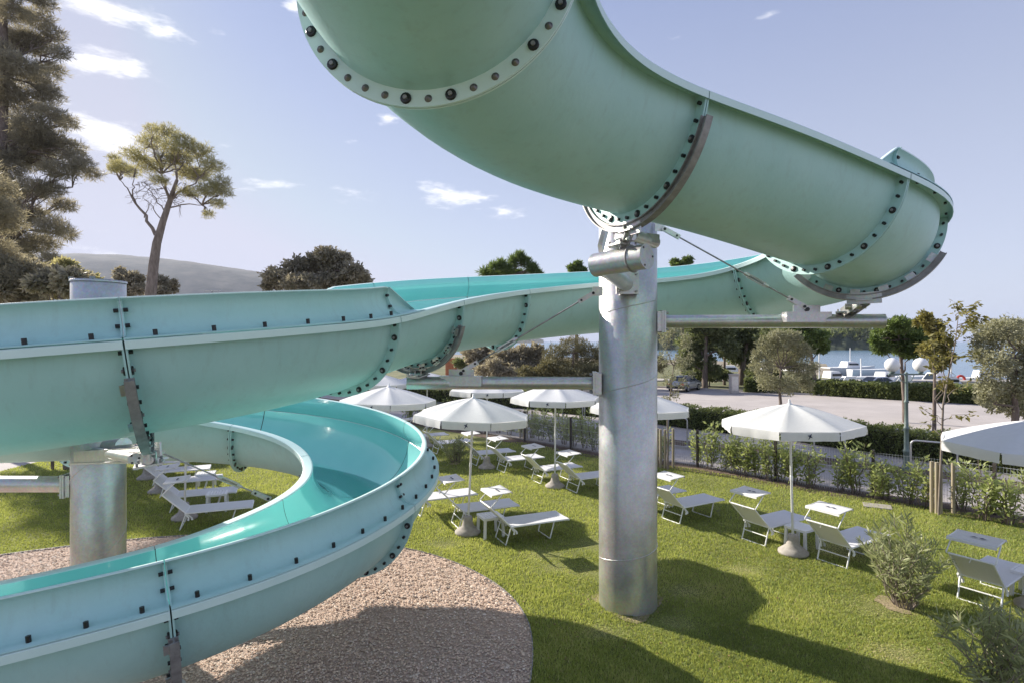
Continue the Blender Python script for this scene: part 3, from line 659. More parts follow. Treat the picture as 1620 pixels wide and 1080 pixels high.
C1 = post(1.86, 9.25, .46, 6.12, 'tall galvanised steel column standing in the lawn right of the gravel bed', [(.75, .52, math.pi*1.0), (3.35, .75, math.pi*1.0), (4.6, .6, math.pi)])
# right arm under the far bend of the upper run
yA1 = 8.95; za = CH+32/FPX*yA1
pipe(C1, (2.36, 9.2, za), at(1398, 508, 8.35), .102); plate(C1, (2.37, 9.2, za), (1, 0, 0), .34)
f = reparent_world(rib, C1, 8.30, 38, 150); reparent_world(saddle, C1, f, Vector((pt(f,0,-(RAD+.225)).x, 8.45, za+.10)))
sp = at(1276, 497, 8.55); chair_(C1, sp, (1, 0, 0)); tie(C1, at(1048, 361, 8.9), sp+Vector((0,0,.09)))
mb = MB(); mb.box(at(1043, 360, 8.93)-C1.location, (.14, .02, .12)); mb.build('tie_lug', M['galv'], C1)
# left arm
zl = CH-67/FPX*9.0; e1 = at(645, 605, 8.9)
pipe(C1, (1.37, 9.22, zl), e1, .10); plate(C1, (1.34, 9.22, zl), (-1, .1, 0), .36)
f = reparent_world(rib, C1, 19.25, 20, 122); q_ = pt(f, 0, -(RAD+.225)); reparent_world(saddle, C1, f, Vector((e1.x+.16, 8.9, e1.z+.11)))
sp = at(730, 597, 8.93); chair_(C1, sp, (1, -.15, 0)); tie(C1, at(942, 462, 8.8), sp+Vector((0,0,.09)))
mb = MB(); mb.box(at(946, 461, 8.85)-C1.location, (.16, .02, .14)); mb.build('tie_lug', M['galv'], C1)
# short stub and cross pipe in front of the column under the first rib
plate(C1, at(992, 448, 8.76), (0, -1, 0), .34, off=.05)
a_ = at(990, 449, 8.7); b_ = at(952, 420, 6.45); pipe(C1, a_, b_, .11)
pipe(C1, at(942, 420, 6.5), at(1022, 406, 6.02), .132, 'cross_pipe')
f = reparent_world(rib, C1, 3.62, 26, 167); reparent_world(saddle, C1, f, at(985, 390, 6.25))
mb = MB(); p1 = at(985, 390, 6.25)-C1.location; p2 = pt(f, 0, -(RAD+.2))-C1.location
mb.beam(p1, p2, .09, .12); mb.beam(at(975, 372, 6.25)-C1.location, at(1038, 379, 6.7)-C1.location, .10, .10); mb.tube([at(1000, 372, 6.3)-C1.location, at(1036, 384, 6.8)-C1.location], .07, 16)
mb.beam(at(950, 395, 6.6)-C1.location, at(958, 362, 6.9)-C1.location, .05, .12); mb.build('gusset', M['galv'], C1)
mb = MB(); c_ = at(1001, 409.5, 6.15)-C1.location; dd = (at(1022, 406, 6.02)-at(942, 420, 6.5)).normalized()
q = dd.orthogonal().normalized(); w_ = dd.cross(q); mb.tube([c_+(q*math.cos(i*.3142)+w_*math.sin(i*.3142))*.141 for i in range(21)], .012, 6); mb.build('pipe_clamp', M['rib'], C1)

C2 = post(-6.17, 8.6, .345, 5.09, 'galvanised steel column rising behind the slide at the left, standing in the gravel', [(.55, 1.5, math.pi*1.0), (2.0, 1.5, math.pi), (3.6, 1.2, math.pi)])
mb = MB()
for k in range(4): mb.box((.33*math.cos(k*1.3+1.2), .33*math.sin(k*1.3+1.2), 5.12), (.05, .05, .03))
mb.build('lid_bolts', M['rib'], C2)
z2 = CH-225/FPX*8.6; pipe(C2, (-6.52, 8.6, z2), (-8.9, 8.6, z2), .12); plate(C2, (-6.58, 8.6, z2), (-1, 0, 0), .34)
f = reparent_world(rib, C2, 23.6, 18, 150); bt = pt(f, 0, -(RAD+.24))
pipe(C2, (-6.05, 8.35, 2.62), bt+Vector((-.35,.3,-.10)), .055); reparent_world(saddle, C2, f, bt+Vector((0,0,-.09)))
mb = MB(); pa = at(132, 730, 8.3)-C2.location; pb = at(240, 727, 6.6)-C2.location
mb.beam(pa, pb, .36, .02); mb.beam(pa+Vector((0,-.17,.09)), pb+Vector((0,-.17,.09)), .02, .18); mb.beam(pa+Vector((0,.17,.09)), pb+Vector((0,.17,.09)), .02, .18)
mb.tube([at(166, 704, 8.5)-C2.location, at(196, 704, 8.1)-C2.location], .11, 24); mb.build('cradle', M['galv'], C2)
a3 = Vector((-2.5, 9.5, .72)); pipe(C2, (-5.8, 8.7, .72), a3, .11); plate(C2, (-5.78, 8.7, .78), (1, .25, 0), .34)
f = reparent_world(rib, C2, 36.75, 30, 165); reparent_world(saddle, C2, f, a3+Vector((-.05,0,.13)))
tie(C2, at(226, 703, 8.3), at(428, 789, 9.0))
C3 = empty('support_column', tuple(frame(41.6)[0].xy)+(0,), 0, 'short steel pedestal under the lowest slide joint at the bottom left', 'steel column', 'steel columns carrying the slide')
f = reparent_world(rib, C3, 41.83, 14, 150); bt = pt(f, 0, -(RAD+.24)); p_ = Vector((bt.x, bt.y, 0))-C3.location
mb = MB(); mb.tube([p_, p_+Vector((0,0,bt.z-.02))], .11, 24); mb.box(p_+Vector((0,0,.012)), (.4, .4, .024)); mb.box(p_+Vector((.33,.16,.2)), (.2, .2, .4)); mb.build('pedestal', M['galv'], C3)

# ------------------------------------------------------------ loungers
def lounger():
    t = empty('sun_lounger'); W = .31; ZS = .38
    fr = MB()
    for s in (-1, 1): fr.tube([(-.02, s*W, ZS), (1.30, s*W, ZS), (1.345, s*W, ZS-.012)], .018, 10)
    for x in (0, 1.345): fr.tube([(x, -W, ZS-(.012 if x else 0)), (x, W, ZS-(.012 if x else 0))], .018, 10)
    fr.build('frame', M['white'], t)
    def cloth(P, name, par):
        mb = MB(); mb.grid(P, 0, True); mb.grid([[p+Vector((0,0,-.008)) for p in r_] for r_ in P], 0, True, True); return mb.build(name, M['mesh_fabric'], par)
    cloth([[Vector((x, y, ZS+.02-.012*(1-(y/W)**2))) for y in np.linspace(-W-.01, W+.01, 7)] for x in np.linspace(.01, 1.35, 10)], 'bed_sling', t)
    B0 = Vector((0,0,ZS)); B1 = Vector((-.46, 0, ZS+.44)); ud = (B1-B0).normalized(); ext = B0-ud*.16
    bf = MB()
    for s in (-1, 1): bf.tube([ext+Vector((0, s*(W-.025), 0)), B1+Vector((0, s*(W-.025), 0))], .016, 10); bf.tube([ext+Vector((0, s*(W-.025), -.0)), ext+Vector((.01, s*(W-.025), -.05))], .022, 8)
    bf.tube([B1+Vector((0, -W+.025, 0)), B1+Vector((0, W-.025, 0))], .016, 10)
    bk = empty('backrest'); bk.parent = t
    bf.build('back_frame', M['white'], bk)
    cloth([[B0.lerp(B1, k)+Vector((.012, y, .012))+Vector((.7,0,.7))*(-.02*(1-(y/W)**2)) for y in np.linspace(-W+.02, W-.02, 7)] for k in np.linspace(.02, 1.02, 7)], 'back_sling', bk)
    mb = MB(); pf = .012
    vs = [B1+Vector((.03, -.015, .015)), B1+Vector((-.02, .015, -.06)), B1+Vector((-.035, 0, -.06)), B1+Vector((-.005, 0, .015))]; mb.add(vs, [(0,1,2,3)]); mb.build('stitched_tab', M['white'], bk)
    for (x0, x1, zt) in ((-.0, -.12, ZS-.01), (1.0, .90, ZS-.02)):
        lg = MB(); y_ = W-.03
        for s in (-1, 1): lg.tube([(x0, s*y_, zt), (x1, s*y_, .014)], .014, 8)
        lg.tube([(x1, -y_, .014), (x1, y_, .014)], .014, 8)
        if x0 < .5:
            lg.tube([(x0*.5+x1*.5, -y_, .20), (x0*.5+x1*.5, y_, .20)], .012, 8)
            for s in (-1, 1): lg.tube([(-.02, s*(y_+.03), ZS), (.06, s*(y_+.03), ZS-.1), (.05, s*(y_+.03), ZS-.16)], [.014, .016, .02], 8)
        lg.build('leg', M['white'], t)
    sh = empty('sunshade'); sh.parent = t
    sa = MB(); c0 = Vector((-.44, 0, 1.07)); c1 = Vector((.0, 0, 1.10))
    for s in (-1, 1):
        sa.tube([B1+Vector((0, s*(W+.005), 0)), B1+Vector((.0, s*(W+.01), .02)), Vector((-.22, s*(W+.0), 1.065))], .011, 8)
        sa.tube([c0+Vector((0, s*W, 0)), c1+Vector((0, s*W, 0))], .010, 8)
    sa.tube([c0+Vector((0,-W,0)), c0+Vector((0,W,0))], .010, 8); sa.tube([c1+Vector((0,-W,0)), c1+Vector((0,W,0))], .010, 8); sa.build('shade_frame', M['white'], sh)
    P = []
    for y in np.linspace(-W-.015, W+.015, 9):
        row = [c0.lerp(c1, k)+Vector((0, y, .014-.012*(1-(2*k-1)**2))) for k in np.linspace(0, 1, 6)]
        P.append([row[0]+Vector((-.012, 0, -.045))]+row+[row[-1]+Vector((.012, 0, -.04))])
    mb = MB(); mb.grid(P, 0, True); mb.grid([[p+Vector((0,0,-.004)) for p in r_] for r_ in P], 0, True, True); o = mb.build('shade_cloth', M['mesh_fabric'], sh)
    mb = MB(); c = Vector((-.20, -.02, 1.103))                       # dark swallow-like mark
    for (dx, dy, w_, L) in ((.0, .08, .022, .11), (-.01, -.07, .022, .12)):
        s = 1 if dy > 0 else -1
        mb.add([c+Vector((.0, 0, .001)), c+Vector((w_, s*L*.45, .001)), c+Vector((-.01, s*L, .0)), c+Vector((-.03, s*L*.4, .001))], [(0,1,2,3) if s < 0 else (3,2,1,0)])
    mb.build('printed_mark', M['logo'], sh)
    return t
LP = lounger()
LG = [ # u, v of the head legs' middle; heading degrees; label; group
 (792,856,24,'white lounger right beside the nearest concrete parasol foot, just right of the gravel bed','a'),
 (720,831,24,'white lounger left of the nearest parasol pole, its bed behind the small table','a'),
 (660,812,26,'lounger mostly hidden by the bend of the slide, only its bed end showing','a'),
 (904,776,27,'second-row lounger just left of the tall steel column','b'),
 (848,762,27,'second-row lounger left of the concrete parasol foot near the column','b'),
 (792,745,27,'white lounger in the second row right of the far concrete parasol foot','b'),
 (749,734,27,'white lounger in the second row with the green bush at its left','b'),
 (687,716,27,'white lounger left of the dark green bush, near the rim of the slide bend','b'),
 (652,704,27,'farthest lounger of the second row, nearly hidden behind the slide rim','b'),
 (1061,824,30,'white lounger immediately right of the tall steel column','c'),
 (1003,807,30,'white lounger behind the tall steel column, only its bed end showing at the right','c'),
 (1192,858,31,'white lounger left of the right parasol pole with its small table in front of it','c'),
 (1316,892,31,'white lounger right of the right parasol foot, its bed end behind the oleander','c'),
 (1548,957,33,'large nearest lounger at the right edge, between the two oleander bushes','c'),
 (288,833,22,'nearest of the lounger row seen lengthwise inside the loop of the slide','d'),
 (272,806,22,'lounger second from the front in the row inside the slide loop, beside the slotted table','d'),
 (256,783,22,'lounger third from the front in the row inside the slide loop','d'),
 (244,765,22,'lounger fourth from the front in the row inside the slide loop','d'),
 (235,750,22,'lounger second from the back in the row inside the slide loop','d'),
 (227,737,22,'farthest lounger of the row inside the slide loop, against the slide underside','d')]
GN = {'a':'loungers beside the slide bend','b':'loungers in the second row','c':'loungers on the right of the column','d':'loungers inside the slide loop'}
for i, (u, v, h, lb, g) in enumerate(LG):
    o = LP if i == 0 else copy_tree(LP); p = G(u, v); c = math.cos(R(h)); s = math.sin(R(h))
    o.location = (p.x+.12*c, p.y+.12*s, 0); o.rotation_euler = (0, 0, R(h+random.uniform(-1.5, 1.5))); tag(o, lb, 'sun lounger', GN[g])
# ------------------------------------------------------------ small tables
def table():
    t = empty('side_table'); mb = MB(); h = .43; W = .23
    for k in range(7): mb.box(((k-3)*.062, 0, h), (.052, 2*W-.06, .018))
    for s in (-1, 1): mb.box((s*(W-.006), 0, h-.012), (.03, 2*W, .05)); mb.box((0, s*(W-.012), h-.0115), (2*W-.032, .03, .0505))
    mb.build('table_top', M['plastic'], t, .004)
    for sx in (-1, 1):
        for sy in (-1, 1):
            l = MB(); l.beam((sx*(W-.03), sy*(W-.03), h-.036), (sx*(W-.015), sy*(W-.015), 0), .05, .05); l.build('leg', M['plastic'], t)
    return t
TB = table()
for i, (u, v, a, lb) in enumerate([(776,846,24,'white plastic table beside the nearest parasol pole, right of the gravel bed'),(1268,866,31,'white plastic table between two loungers at the right parasol'),
    (1634,945,33,'white plastic table cut by the right edge of the picture'),(344,806,20,'white slotted table between the two nearest loungers inside the slide loop'),
    (326,771,20,'white plastic table between the back loungers inside the slide loop')]):
    o = TB if i == 0 else copy_tree(TB); p = G(u, v); o.location = p; o.rotation_euler = (0, 0, R(a)); tag(o, lb, 'side table', 'small white tables between the loungers')
# ------------------------------------------------------------ parasols
def parasol():
    t = empty('parasol'); RR = 1.30; n = 8; zr, za_ = 2.60, 2.97
    fd = MB(); fd.lathe((0,0,0), [(0,.0), (.275,0), (.285,.03), (.28,.06), (.20,.12), (.135,.17), (.115,.24), (.10,.36), (.085,.385), (.03,.39), (.03,.40)], 36); fd.build('concrete_foot', M['concrete'], t)
    tp = empty('shade_assembly')
    tp.name = 'shade'; tp.parent = t
    pl = MB(); pl.tube([(0,0,.37), (0,0,za_)], .024, 14); pl.lathe((0,0,1.45), [(.03,0),(.03,.09),(.024,.1)], 14); pl.build('pole', M['pole'], tp)
    def rim(a): # octagon with slightly hollow sides
        k = (a/(2*math.pi)*n) % 1; return RR*(math.cos(math.pi/n)/math.cos((k-.5)*2*math.pi/n))*(1-.02*math.sin(math.pi*k))
    rows = []; NA = 64; NR = 9
    for i in range(NA+1):
        a = 2*math.pi*i/NA; k = (i/NA*n) % 1; sag = math.sin(math.pi*k); rr = rim(a); row = []
        for j in range(NR+1):
            q = j/NR; z = za_-(za_-zr)*(q**1.35)-.045*sag*q*(1.15-q)*2; row.append(Vector((math.cos(a)*rr*q, math.sin(a)*rr*q, z)))
        rows.append(row)
    cn = MB(); cn.grid(rows, 0, True)
    cn.build('canopy', M['canvas'], tp)
    va = MB(); 
    for i in range(n):
        seg = []
        for j in range(9):
            q = .012+j/8*.976; a = 2*math.pi*(i+q)/n; rr = rim(a); z = zr-.0; wv = .012*math.sin(j*2.1+i); d = .155+.012*math.sin(math.pi*q)
            seg.append([Vector((math.cos(a)*rr, math.sin(a)*rr, z+.002)), Vector((math.cos(a)*(rr+.012+wv), math.sin(a)*(rr+.012+wv), z-d*.5)), Vector((math.cos(a)*(rr+.004+wv*1.4), math.sin(a)*(rr+.004+wv*1.4), z-d))])
        va.grid(seg, 0, True)
    va.build('valance', M['canvas'], tp)
    for i in range(n):
        rb = MB(); a = 2*math.pi*i/n; rb.beam((math.cos(a)*.04, math.sin(a)*.04, za_-.05), (math.cos(a)*RR*.985, math.sin(a)*RR*.985, zr-.02), .018, .010)
        rb.beam((math.cos(a)*.03, math.sin(a)*.03, 2.30), (math.cos(a)*.62, math.sin(a)*.62, 2.80), .012, .010); rb.build('rib', M['pole'], tp)
    fn = MB(); fn.lathe((0,0,za_-.01), [(.06,0),(.045,.02),(.025,.03),(.02,.09),(0,.11)], 12); fn.build('finial', M['plastic'], tp)
    lg = MB()
    for i in (0, 2, 5):
        a = 2*math.pi*(i+.5)/n; rr = rim(a)+.022; c = Vector((math.cos(a)*rr, math.sin(a)*rr, zr-.08)); u = Vector((-math.sin(a), math.cos(a), 0)); o_ = Vector((math.cos(a), math.sin(a), 0))*.012
        def Q(x, z): return c+u*x+Vector((0,0,z))+o_
        lg.add([Q(.0,.03), Q(.035,.06), Q(.02,.015), Q(.045,-.02), Q(.01,-.01), Q(-.03,-.06), Q(-.01,.0), Q(-.04,.025)], [(0,1,2),(2,3,4),(4,5,6),(6,7,0),(0,2,4,6)])
    lg.build('printed_mark', M['logo'], tp)
    return t, tp
PP, _ = parasol()
PAR = [(740,843,20,2.4,35,'tilted white parasol nearest the slide bend with a concrete foot at the gravel edge',1.0),
 (1010,803,5,1,0,'white parasol half hidden behind the tall steel column',.98),
 (1255,875,12,1.5,200,'large white parasol on the lawn with its pole between two loungers, right of the column',1.0),
 (1640,962,30,1,180,'white parasol cut off by the right edge of the picture',1.0),
 (878,770,8,.5,90,'white parasol left of the column, its top hidden by the steel arm',1.0),
 (612,783,14,1,10,'white parasol directly behind the slide bend, its pole hidden',1.0),
 (770,740,25,.5,0,'white parasol behind the nearest one, just under the steel arm',1.0),
 (675,706,0,.5,0,'small far white parasol with its pole behind the slide rim',1.0),
 (596,712,0,.5,0,'small far white parasol peeping out below the upper slide joint',1.0),
 (292,820,0,1.2,0,'parasol inside the slide loop beside the nearest lounger, canopy hidden by the slide',1.0),
 (252,778,0,1,0,'parasol inside the slide loop at the third lounger, canopy hidden by the slide',1.0),
 (233,757,0,1,0,'farthest parasol foot inside the slide loop, just right of the steel column',1.0)]
for i, (u, v, a, tl, td, lb, sc_) in enumerate(PAR):
    o = PP if i == 0 else copy_tree(PP); o.location = G(u, v); tag(o, lb, 'parasol', 'white parasols standing among the loungers')
    o.rotation_euler = (0, 0, R(a)); o.scale = (sc_,)*3
    ch = [c for c in o.children if not c.name.startswith('concrete')][0]; ch.rotation_euler = (R(tl)*math.sin(R(td-a)), R(tl)*math.cos(R(td-a)), 0)

# ------------------------------------------------------------ fence, hoops, stakes, hedge, shrubs
def along(P, d):
    """point at running distance d on polyline P"""
    for a, b in zip(P[:-1], P[1:]):
        L = (b-a).length
        if d <= L: return a.lerp(b, d/L), (b-a).normalized()
        d -= L
    return P[-1], (P[-1]-P[-2]).normalized()
FL3 = [off(p, .35) for p in F3]; FLl = sum((b-a).length for a, b in zip(FL3[:-1], FL3[1:]))
ft = empty('wire_fence', tuple(FL3[0]), 0, 'low wire mesh fence on dark posts running behind the young laurel shrubs', 'fence')
d = 1.0; k = 0
while d < FLl:
    p, t_ = along(FL3, d); mb = MB(); q = p-ft.location; mb.box((q.x, q.y, .62), (.07, .07, 1.28), Matrix.Rotation(math.atan2(t_.y, t_.x), 3, 'Z')); mb.build('post', M['post'], ft); d += 2.55
wm = MB(); d = 0; hz = (.08, .30, .55, .80, 1.05, 1.18)
def thin(mb, a, b, r): mb.tube([a, b], r, 3, caps=False, sm=False)
while d < FLl:
    p, t_ = along(FL3, d); q = p-ft.location; thin(wm, (q.x, q.y, .03), (q.x, q.y, 1.2), .0028+.0001*p.y); d += .065
for z in hz:
    for a, b in zip(FL3[:-1], FL3[1:]): thin(wm, a-ft.location+Vector((0,0,z)), b-ft.location+Vector((0,0,z)), .004)
wm.build('wire_mesh', M['wire'], ft)
def hoop(p, dirn, w_, h, label, r=.028):
    t = empty('barrier_hoop', tuple(p), 0, label, 'barrier', 'bent tube barriers on the path'); d_ = Vector(dirn).normalized(); mb = MB(); rc = .14; pts = [Vector((0,0,0)), Vector((0,0,h-rc))]
    for i in range(1, 7): a = math.pi/2*i/6; pts.append(d_*(rc-rc*math.cos(a))+Vector((0,0,h-rc+rc*math.sin(a))))
    for i in range(0, 7): a = math.pi/2*i/6; pts.append(d_*(w_-rc+rc*math.sin(a))+Vector((0,0,h-rc+rc*math.cos(a))))
    pts.append(d_*w_); mb.tube(pts, r, 12); mb.build('tube', M['galv'], t)
    b_ = MB()
    for q in (Vector((0,0,0)), d_*w_): b_.lathe(q, [(0,.0), (.07,0), (.07,.012), (.03,.014)], 14)
    b_.build('foot_plate', M['galv'], t)
for (u, v, w_, lb) in ((1441,752,1.15,'bent tube barrier on the path right of the green lamp post'),(1162,722,1.5,'bent tube barrier on the path behind the right parasol'),(1057,704,.75,'bent tube barrier on the path just right of the steel column'),(1288,741,.95,'bent tube barrier on the path behind the right parasol pole'),(925,676,1.0,'bent tube barrier on the path left of the steel column'),(890,672,1.0,'far bent tube barrier on the path above the second row of loungers')):
    hoop(G(u, v), (.8,-.6,0) if u > 1400 else (1,-.15,0), w_, 1.12, lb)
def staketree(pts, lb):
    for i, (u, v, h) in enumerate(pts):
        mb = MB(); p = G(u, v); mb.tube([(0,0,-.02), (0,0,h)], .042, 10); o = mb.build('tree_stake', M['stake']); o.location = p; tag(o, lb[i], 'stake', 'round wooden stakes round young trees')
staketree([(1474,810,1.26),(1482,812,1.26),(1488,813,1.2),(1508,812,1.24)], ['leftmost of the wooden stakes round the thin young tree at the right','second wooden stake from the left at the thin young tree','third wooden stake from the left, touching the thin young trunk','wooden stake standing apart to the right of the thin young tree'])
staketree([(1040,738,1.3),(1045,740,1.3),(1052,741,1.3),(1065,739,1.3)], ['wooden stake touching the right edge of the steel column','second of the wooden stakes right of the steel column','third of the wooden stakes right of the steel column','single wooden stake a little apart right of the steel column'])
staketree([(823,692,1.2),(829,693,1.2),(834,693,1.2),(842,692,1.2)], ['leftmost far wooden stake under the parasol left of the column','second far wooden stake under the parasol left of the column','third far wooden stake under the parasol left of the column','rightmost far wooden stake under the parasol left of the column'])
# clipped hedge
def hedge(name, P, wd, h, n, lm, label, lsize=.06, seed=3):
    t = empty(name, tuple(P[0]), 0, label, 'hedge'); L = sum((b-a).length for a, b in zip(P[:-1], P[1:])); r_ = np.random.default_rng(seed)
    mb = MB(); rows = []
    for i in range(41):
        p, t_ = along(P, L*i/40); s = Vector((-t_.y, t_.x, 0)); q = p-P[0]; w2 = wd/2*.84
        rows.append([q+s*w2, q+s*w2+Vector((0,0,h*.9)), q-s*w2+Vector((0,0,h*.9)), q-s*w2])
    mb.grid(rows, 0, False); mb.build('inner_hull', M['twigs'], t)  # dark box hull filling the hedge behind its leaves
    m_ = 400; pp = [along(P, L*i/m_) for i in range(m_+1)]; C_ = np.array([[p[0].x, p[0].y] for p in pp]); T_ = np.array([[p[1].x, p[1].y] for p in pp])
    k = np.clip((r_.uniform(0, 1, n)**.8*m_).astype(int), 0, m_) if False else r_.integers(0, m_+1, n); f_ = r_.uniform(0, 1, n)
    jx = r_.uniform(-1, 1, n); front = f_ < .55; y = np.where(front, -wd/2+r_.normal(0, .05, n), jx*wd/2); z = np.where(front, r_.uniform(0.05, 1, n)*h, h+r_.normal(0, .035, n))
    bump = .05*np.sin(k*.21)+.05*np.sin(k*.53+2)+.03*np.sin(k*1.3); z = z+bump*(z > h*.7); y = y+bump*.8*front
    P_ = np.stack([C_[k, 0]-T_[k, 1]*y+T_[k, 0]*r_.uniform(-.05, .05, n)-P[0].x, C_[k, 1]+T_[k, 0]*y-P[0].y, np.maximum(z, .04)], 1)
    V = leafquads(P_, lsize, .55, np.array([[0, 0, .5]]), 1, seed); npmesh('foliage', V, 4, lm, t, np.clip(r_.normal(.5, .25, n)+bump*2, 0, 1)); return t
M['twigs'] = mat('dark_hull', (.035,.035,.02), .95)  # dark tone of the hull inside the hedges
HB = [G(860,648), G(1000,662), G(1100,676), G(1250,693), G(1410,717), G(1620,748), G(1760,770)]
hedge('clipped_hedge', HB, 1.2, .95, 42000, M['hedge'], 'long clipped dark green hedge between the path and the paved parking place', .085)
HC = [G(560,628), G(700,636), G(860,646)]
hedge('clipped_hedge', HC, 1.2, 1.0, 9000, M['hedge'], 'far end of the green hedge behind the white parasols', .11, 5)
HD = [G(1180,618), G(1260,621), G(1380,628), G(1620,641), G(1700,646)]
hedge('low_hedge', HD, 2.2, 1.05, 24000, M['hedge'], 'low loose hedge at the far side of the parking place in front of the boats', .17, 6)
# young laurels in the planting strip
def laurel(seed):
    t = empty('laurel_shrub'); rr = random.Random(seed); mb = MB(); P = []; D = []
    for s in range(6):
        a = rr.uniform(0, 6.28); b = Vector((math.cos(a)*.08, math.sin(a)*.08, 0)); tip = Vector((math.cos(a)*rr.uniform(.1, .38), math.sin(a)*rr.uniform(.1, .38), rr.uniform(.8, 1.3)))
        pp = limb(mb, b, tip, .014, .005, .12, 7, seed*9+s)
        for k in range(74):
            q = rr.uniform(.12, 1); i = min(int(q*7), 6); p = pp[i].lerp(pp[i+1], q*7-i); o = Vector((rr.gauss(0, .06), rr.gauss(0, .06), rr.gauss(0, .03))); P.append(p+o); dd = (o.normalized()*.9+Vector((0,0,.55))); D.append(dd)
    mb.build('stems', M['bark'], t); P = np.array(P); V = leafquads(P, .125, .38, np.array(D), .35, seed)
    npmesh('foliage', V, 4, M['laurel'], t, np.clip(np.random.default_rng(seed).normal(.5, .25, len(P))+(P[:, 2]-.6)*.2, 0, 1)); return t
LA = [laurel(k) for k in (11, 12, 13, 14, 15)]
LU = [(1643,818,1.1),(1595,825,1.05),(1552,818,1.15),(1520,802,.9),(1460,798,.85),(1437,792,1.0),(1399,784,1.1),(1384,786,.85),(1355,776,1.15),(1329,773,.8),(1282,766,1.0),(1255,762,1.05),(1236,757,1.1),(1217,756,.95),(1200,750,1.1),(1179,747,1.15),(1162,745,1.0),(1146,741,.9),(1123,737,1.15),(1108,733,1.0),
      (1048,724,.9),(1030,722,1.0),(940,708,1.0),(925,704,1.1),(908,702,.95),(893,698,1.15),(872,694,1.0),(856,692,1.1),(842,688,.95),(826,687,.9),(806,683,1.0),(789,680,1.1),(768,677,1.0),(748,676,.95),(727,673,1.1),(706,671,1.0),(686,668,1.05),(664,666,1.0),(645,664,1.1)]
used = set(); side_words = []
for i, (u, v, s) in enumerate(LU):
    k = i % 5; o = LA[k] if k not in used else copy_tree(LA[k]); used.add(k); o.location = G(u, v+4); o.rotation_euler = (0, 0, random.uniform(0, 6.28)); o.scale = (s, s, s*random.uniform(.9, 1.1))
    if u > 1040: nm = '%s young laurel shrub counted from the right end of the planting strip' % ('first second third fourth fifth sixth seventh eighth ninth tenth eleventh twelfth thirteenth fourteenth fifteenth sixteenth seventeenth eighteenth nineteenth twentieth twenty-first'.split()[i])
    else:
        j = i-21; nm = '%s young laurel shrub going left from the steel column along the planting strip' % ('first second third fourth fifth sixth seventh eighth ninth tenth eleventh twelfth thirteenth fourteenth fifteenth sixteenth seventeenth eighteenth'.split()[j])
    tag(o, nm, 'shrub', 'young laurels planted along the fence')
# oleander bushes
def oleander(seed, nst, H_, Wd, label, loc, nl=46, ls=.15, lm=None, lean=(0,0)):
    t = empty('oleander_bush', tuple(loc), 0, label, 'bush'); rr = random.Random(seed); mb = MB(); P = []; D = []
    for s in range(nst):
        a = rr.uniform(0, 6.28); e_ = rr.uniform(.15, 1); tip = Vector((math.cos(a)*Wd*e_+lean[0], math.sin(a)*Wd*e_+lean[1], H_*rr.uniform(.55, 1)*(1-.25*e_*e_)))
        b = Vector((math.cos(a)*.13, math.sin(a)*.13, 0)); pp = limb(mb, b, tip, .010, .003, .22, 7, seed*13+s)
        for k in range(nl):
            q = rr.uniform(.05, 1)**.8; i = min(int(q*7), 6); p = pp[i].lerp(pp[i+1], q*7-i); w_ = rr.uniform(0, 6.28); di = (pp[i+1]-pp[i]).normalized(); P.append(p)
            D.append(di*.9+Vector((math.cos(w_), math.sin(w_), rr.uniform(-.3, .5)))*.9)
    mb.build('stems', M['bark_pale'], t); P = np.array(P); V = leafquads(P, ls, .17, np.array(D), .12, seed)
    npmesh('foliage', V, 4, lm or M['oleander'], t, np.clip(np.random.default_rng(seed).normal(.5, .25, len(P)), 0, 1)); return t
oleander(31, 40, 1.45, .78, 'bushy pale green oleander on bare soil in front of the right loungers', G(1430,958), 46)
oleander(32, 40, 1.25, .9, 'dark green oleander in shade cut off by the bottom right corner', G(1600,1120), 46)
oleander(33, 26, .95, .62, 'dark green bush standing between the far loungers', G(721,731), 40, .14)
mb = MB(); 
for (u, v, s) in ((1415,956,.26),(720,733,.2),(993,962,.52)):
    p = G(u, v) if u != 993 else C1.location; n_ = 24; vs = [(p.x+math.cos(a)*s*(1+.25*math.sin(3*a+u)), p.y+math.sin(a)*s*1.1*(1+.2*math.cos(4*a)), .012) for a in np.linspace(0, 6.283, n_, False)]; mb.add(vs, [tuple(range(n_))])
M['dry_soil'] = mat('dry_bare_soil', rough=.95); noisy(M['dry_soil'], (.22,.19,.09), (.36,.28,.18), scale=9, bump=1, bscale=30)
tag(mb.build('bare_soil', M['dry_soil']), kind='structure')
mb = MB(); p = G(1388,801); mb.box((p.x, p.y, .018), (.62, .42, .035), Matrix.Rotation(-.5, 3, 'Z')); tag(mb.build('drain_cover', M['concrete'], None, .006), 'flat grey concrete cover set in the lawn near the wooden stakes', 'drain cover')
# ------------------------------------------------------------ lamp post with two globes
pL = G(1434, 744); t = empty('street_lamp', tuple(pL), 0, 'green cast iron lamp post with two white globes beyond the fence', 'street lamp'); hy = pL.y; zt = CH-50/FPX*hy
mb = MB(); mb.lathe((0,0,0), [(0,0),(.14,0),(.14,.08),(.10,.14),(.085,.6),(.10,.62),(.10,.66),(.075,.7),(.065,1.35),(.085,1.37),(.085,1.41),(.06,1.44),(.05,2.2),(.07,2.22),(.07,2.26),(.048,2.3),(.042,zt),(.05,zt+.02),(0,zt+.05)], 20); mb.build('post', M['green_iron'], t)
hw = 22.5/FPX*hy; mb = MB(); mb.beam((-hw-.12,0,zt-.03), (hw+.12,0,zt-.03), .05, .05)
for s in (-1, 1): mb.tube([(0,0,zt-.32), (s*.16,0,zt-.24), (s*.25,0,zt-.05)], .014, 8); mb.lathe((s*hw,0,zt-.01), [(.02,0),(.07,.02),(.09,.06),(.06,.07)], 14)
mb.build('cross_arm', M['green_iron'], t)
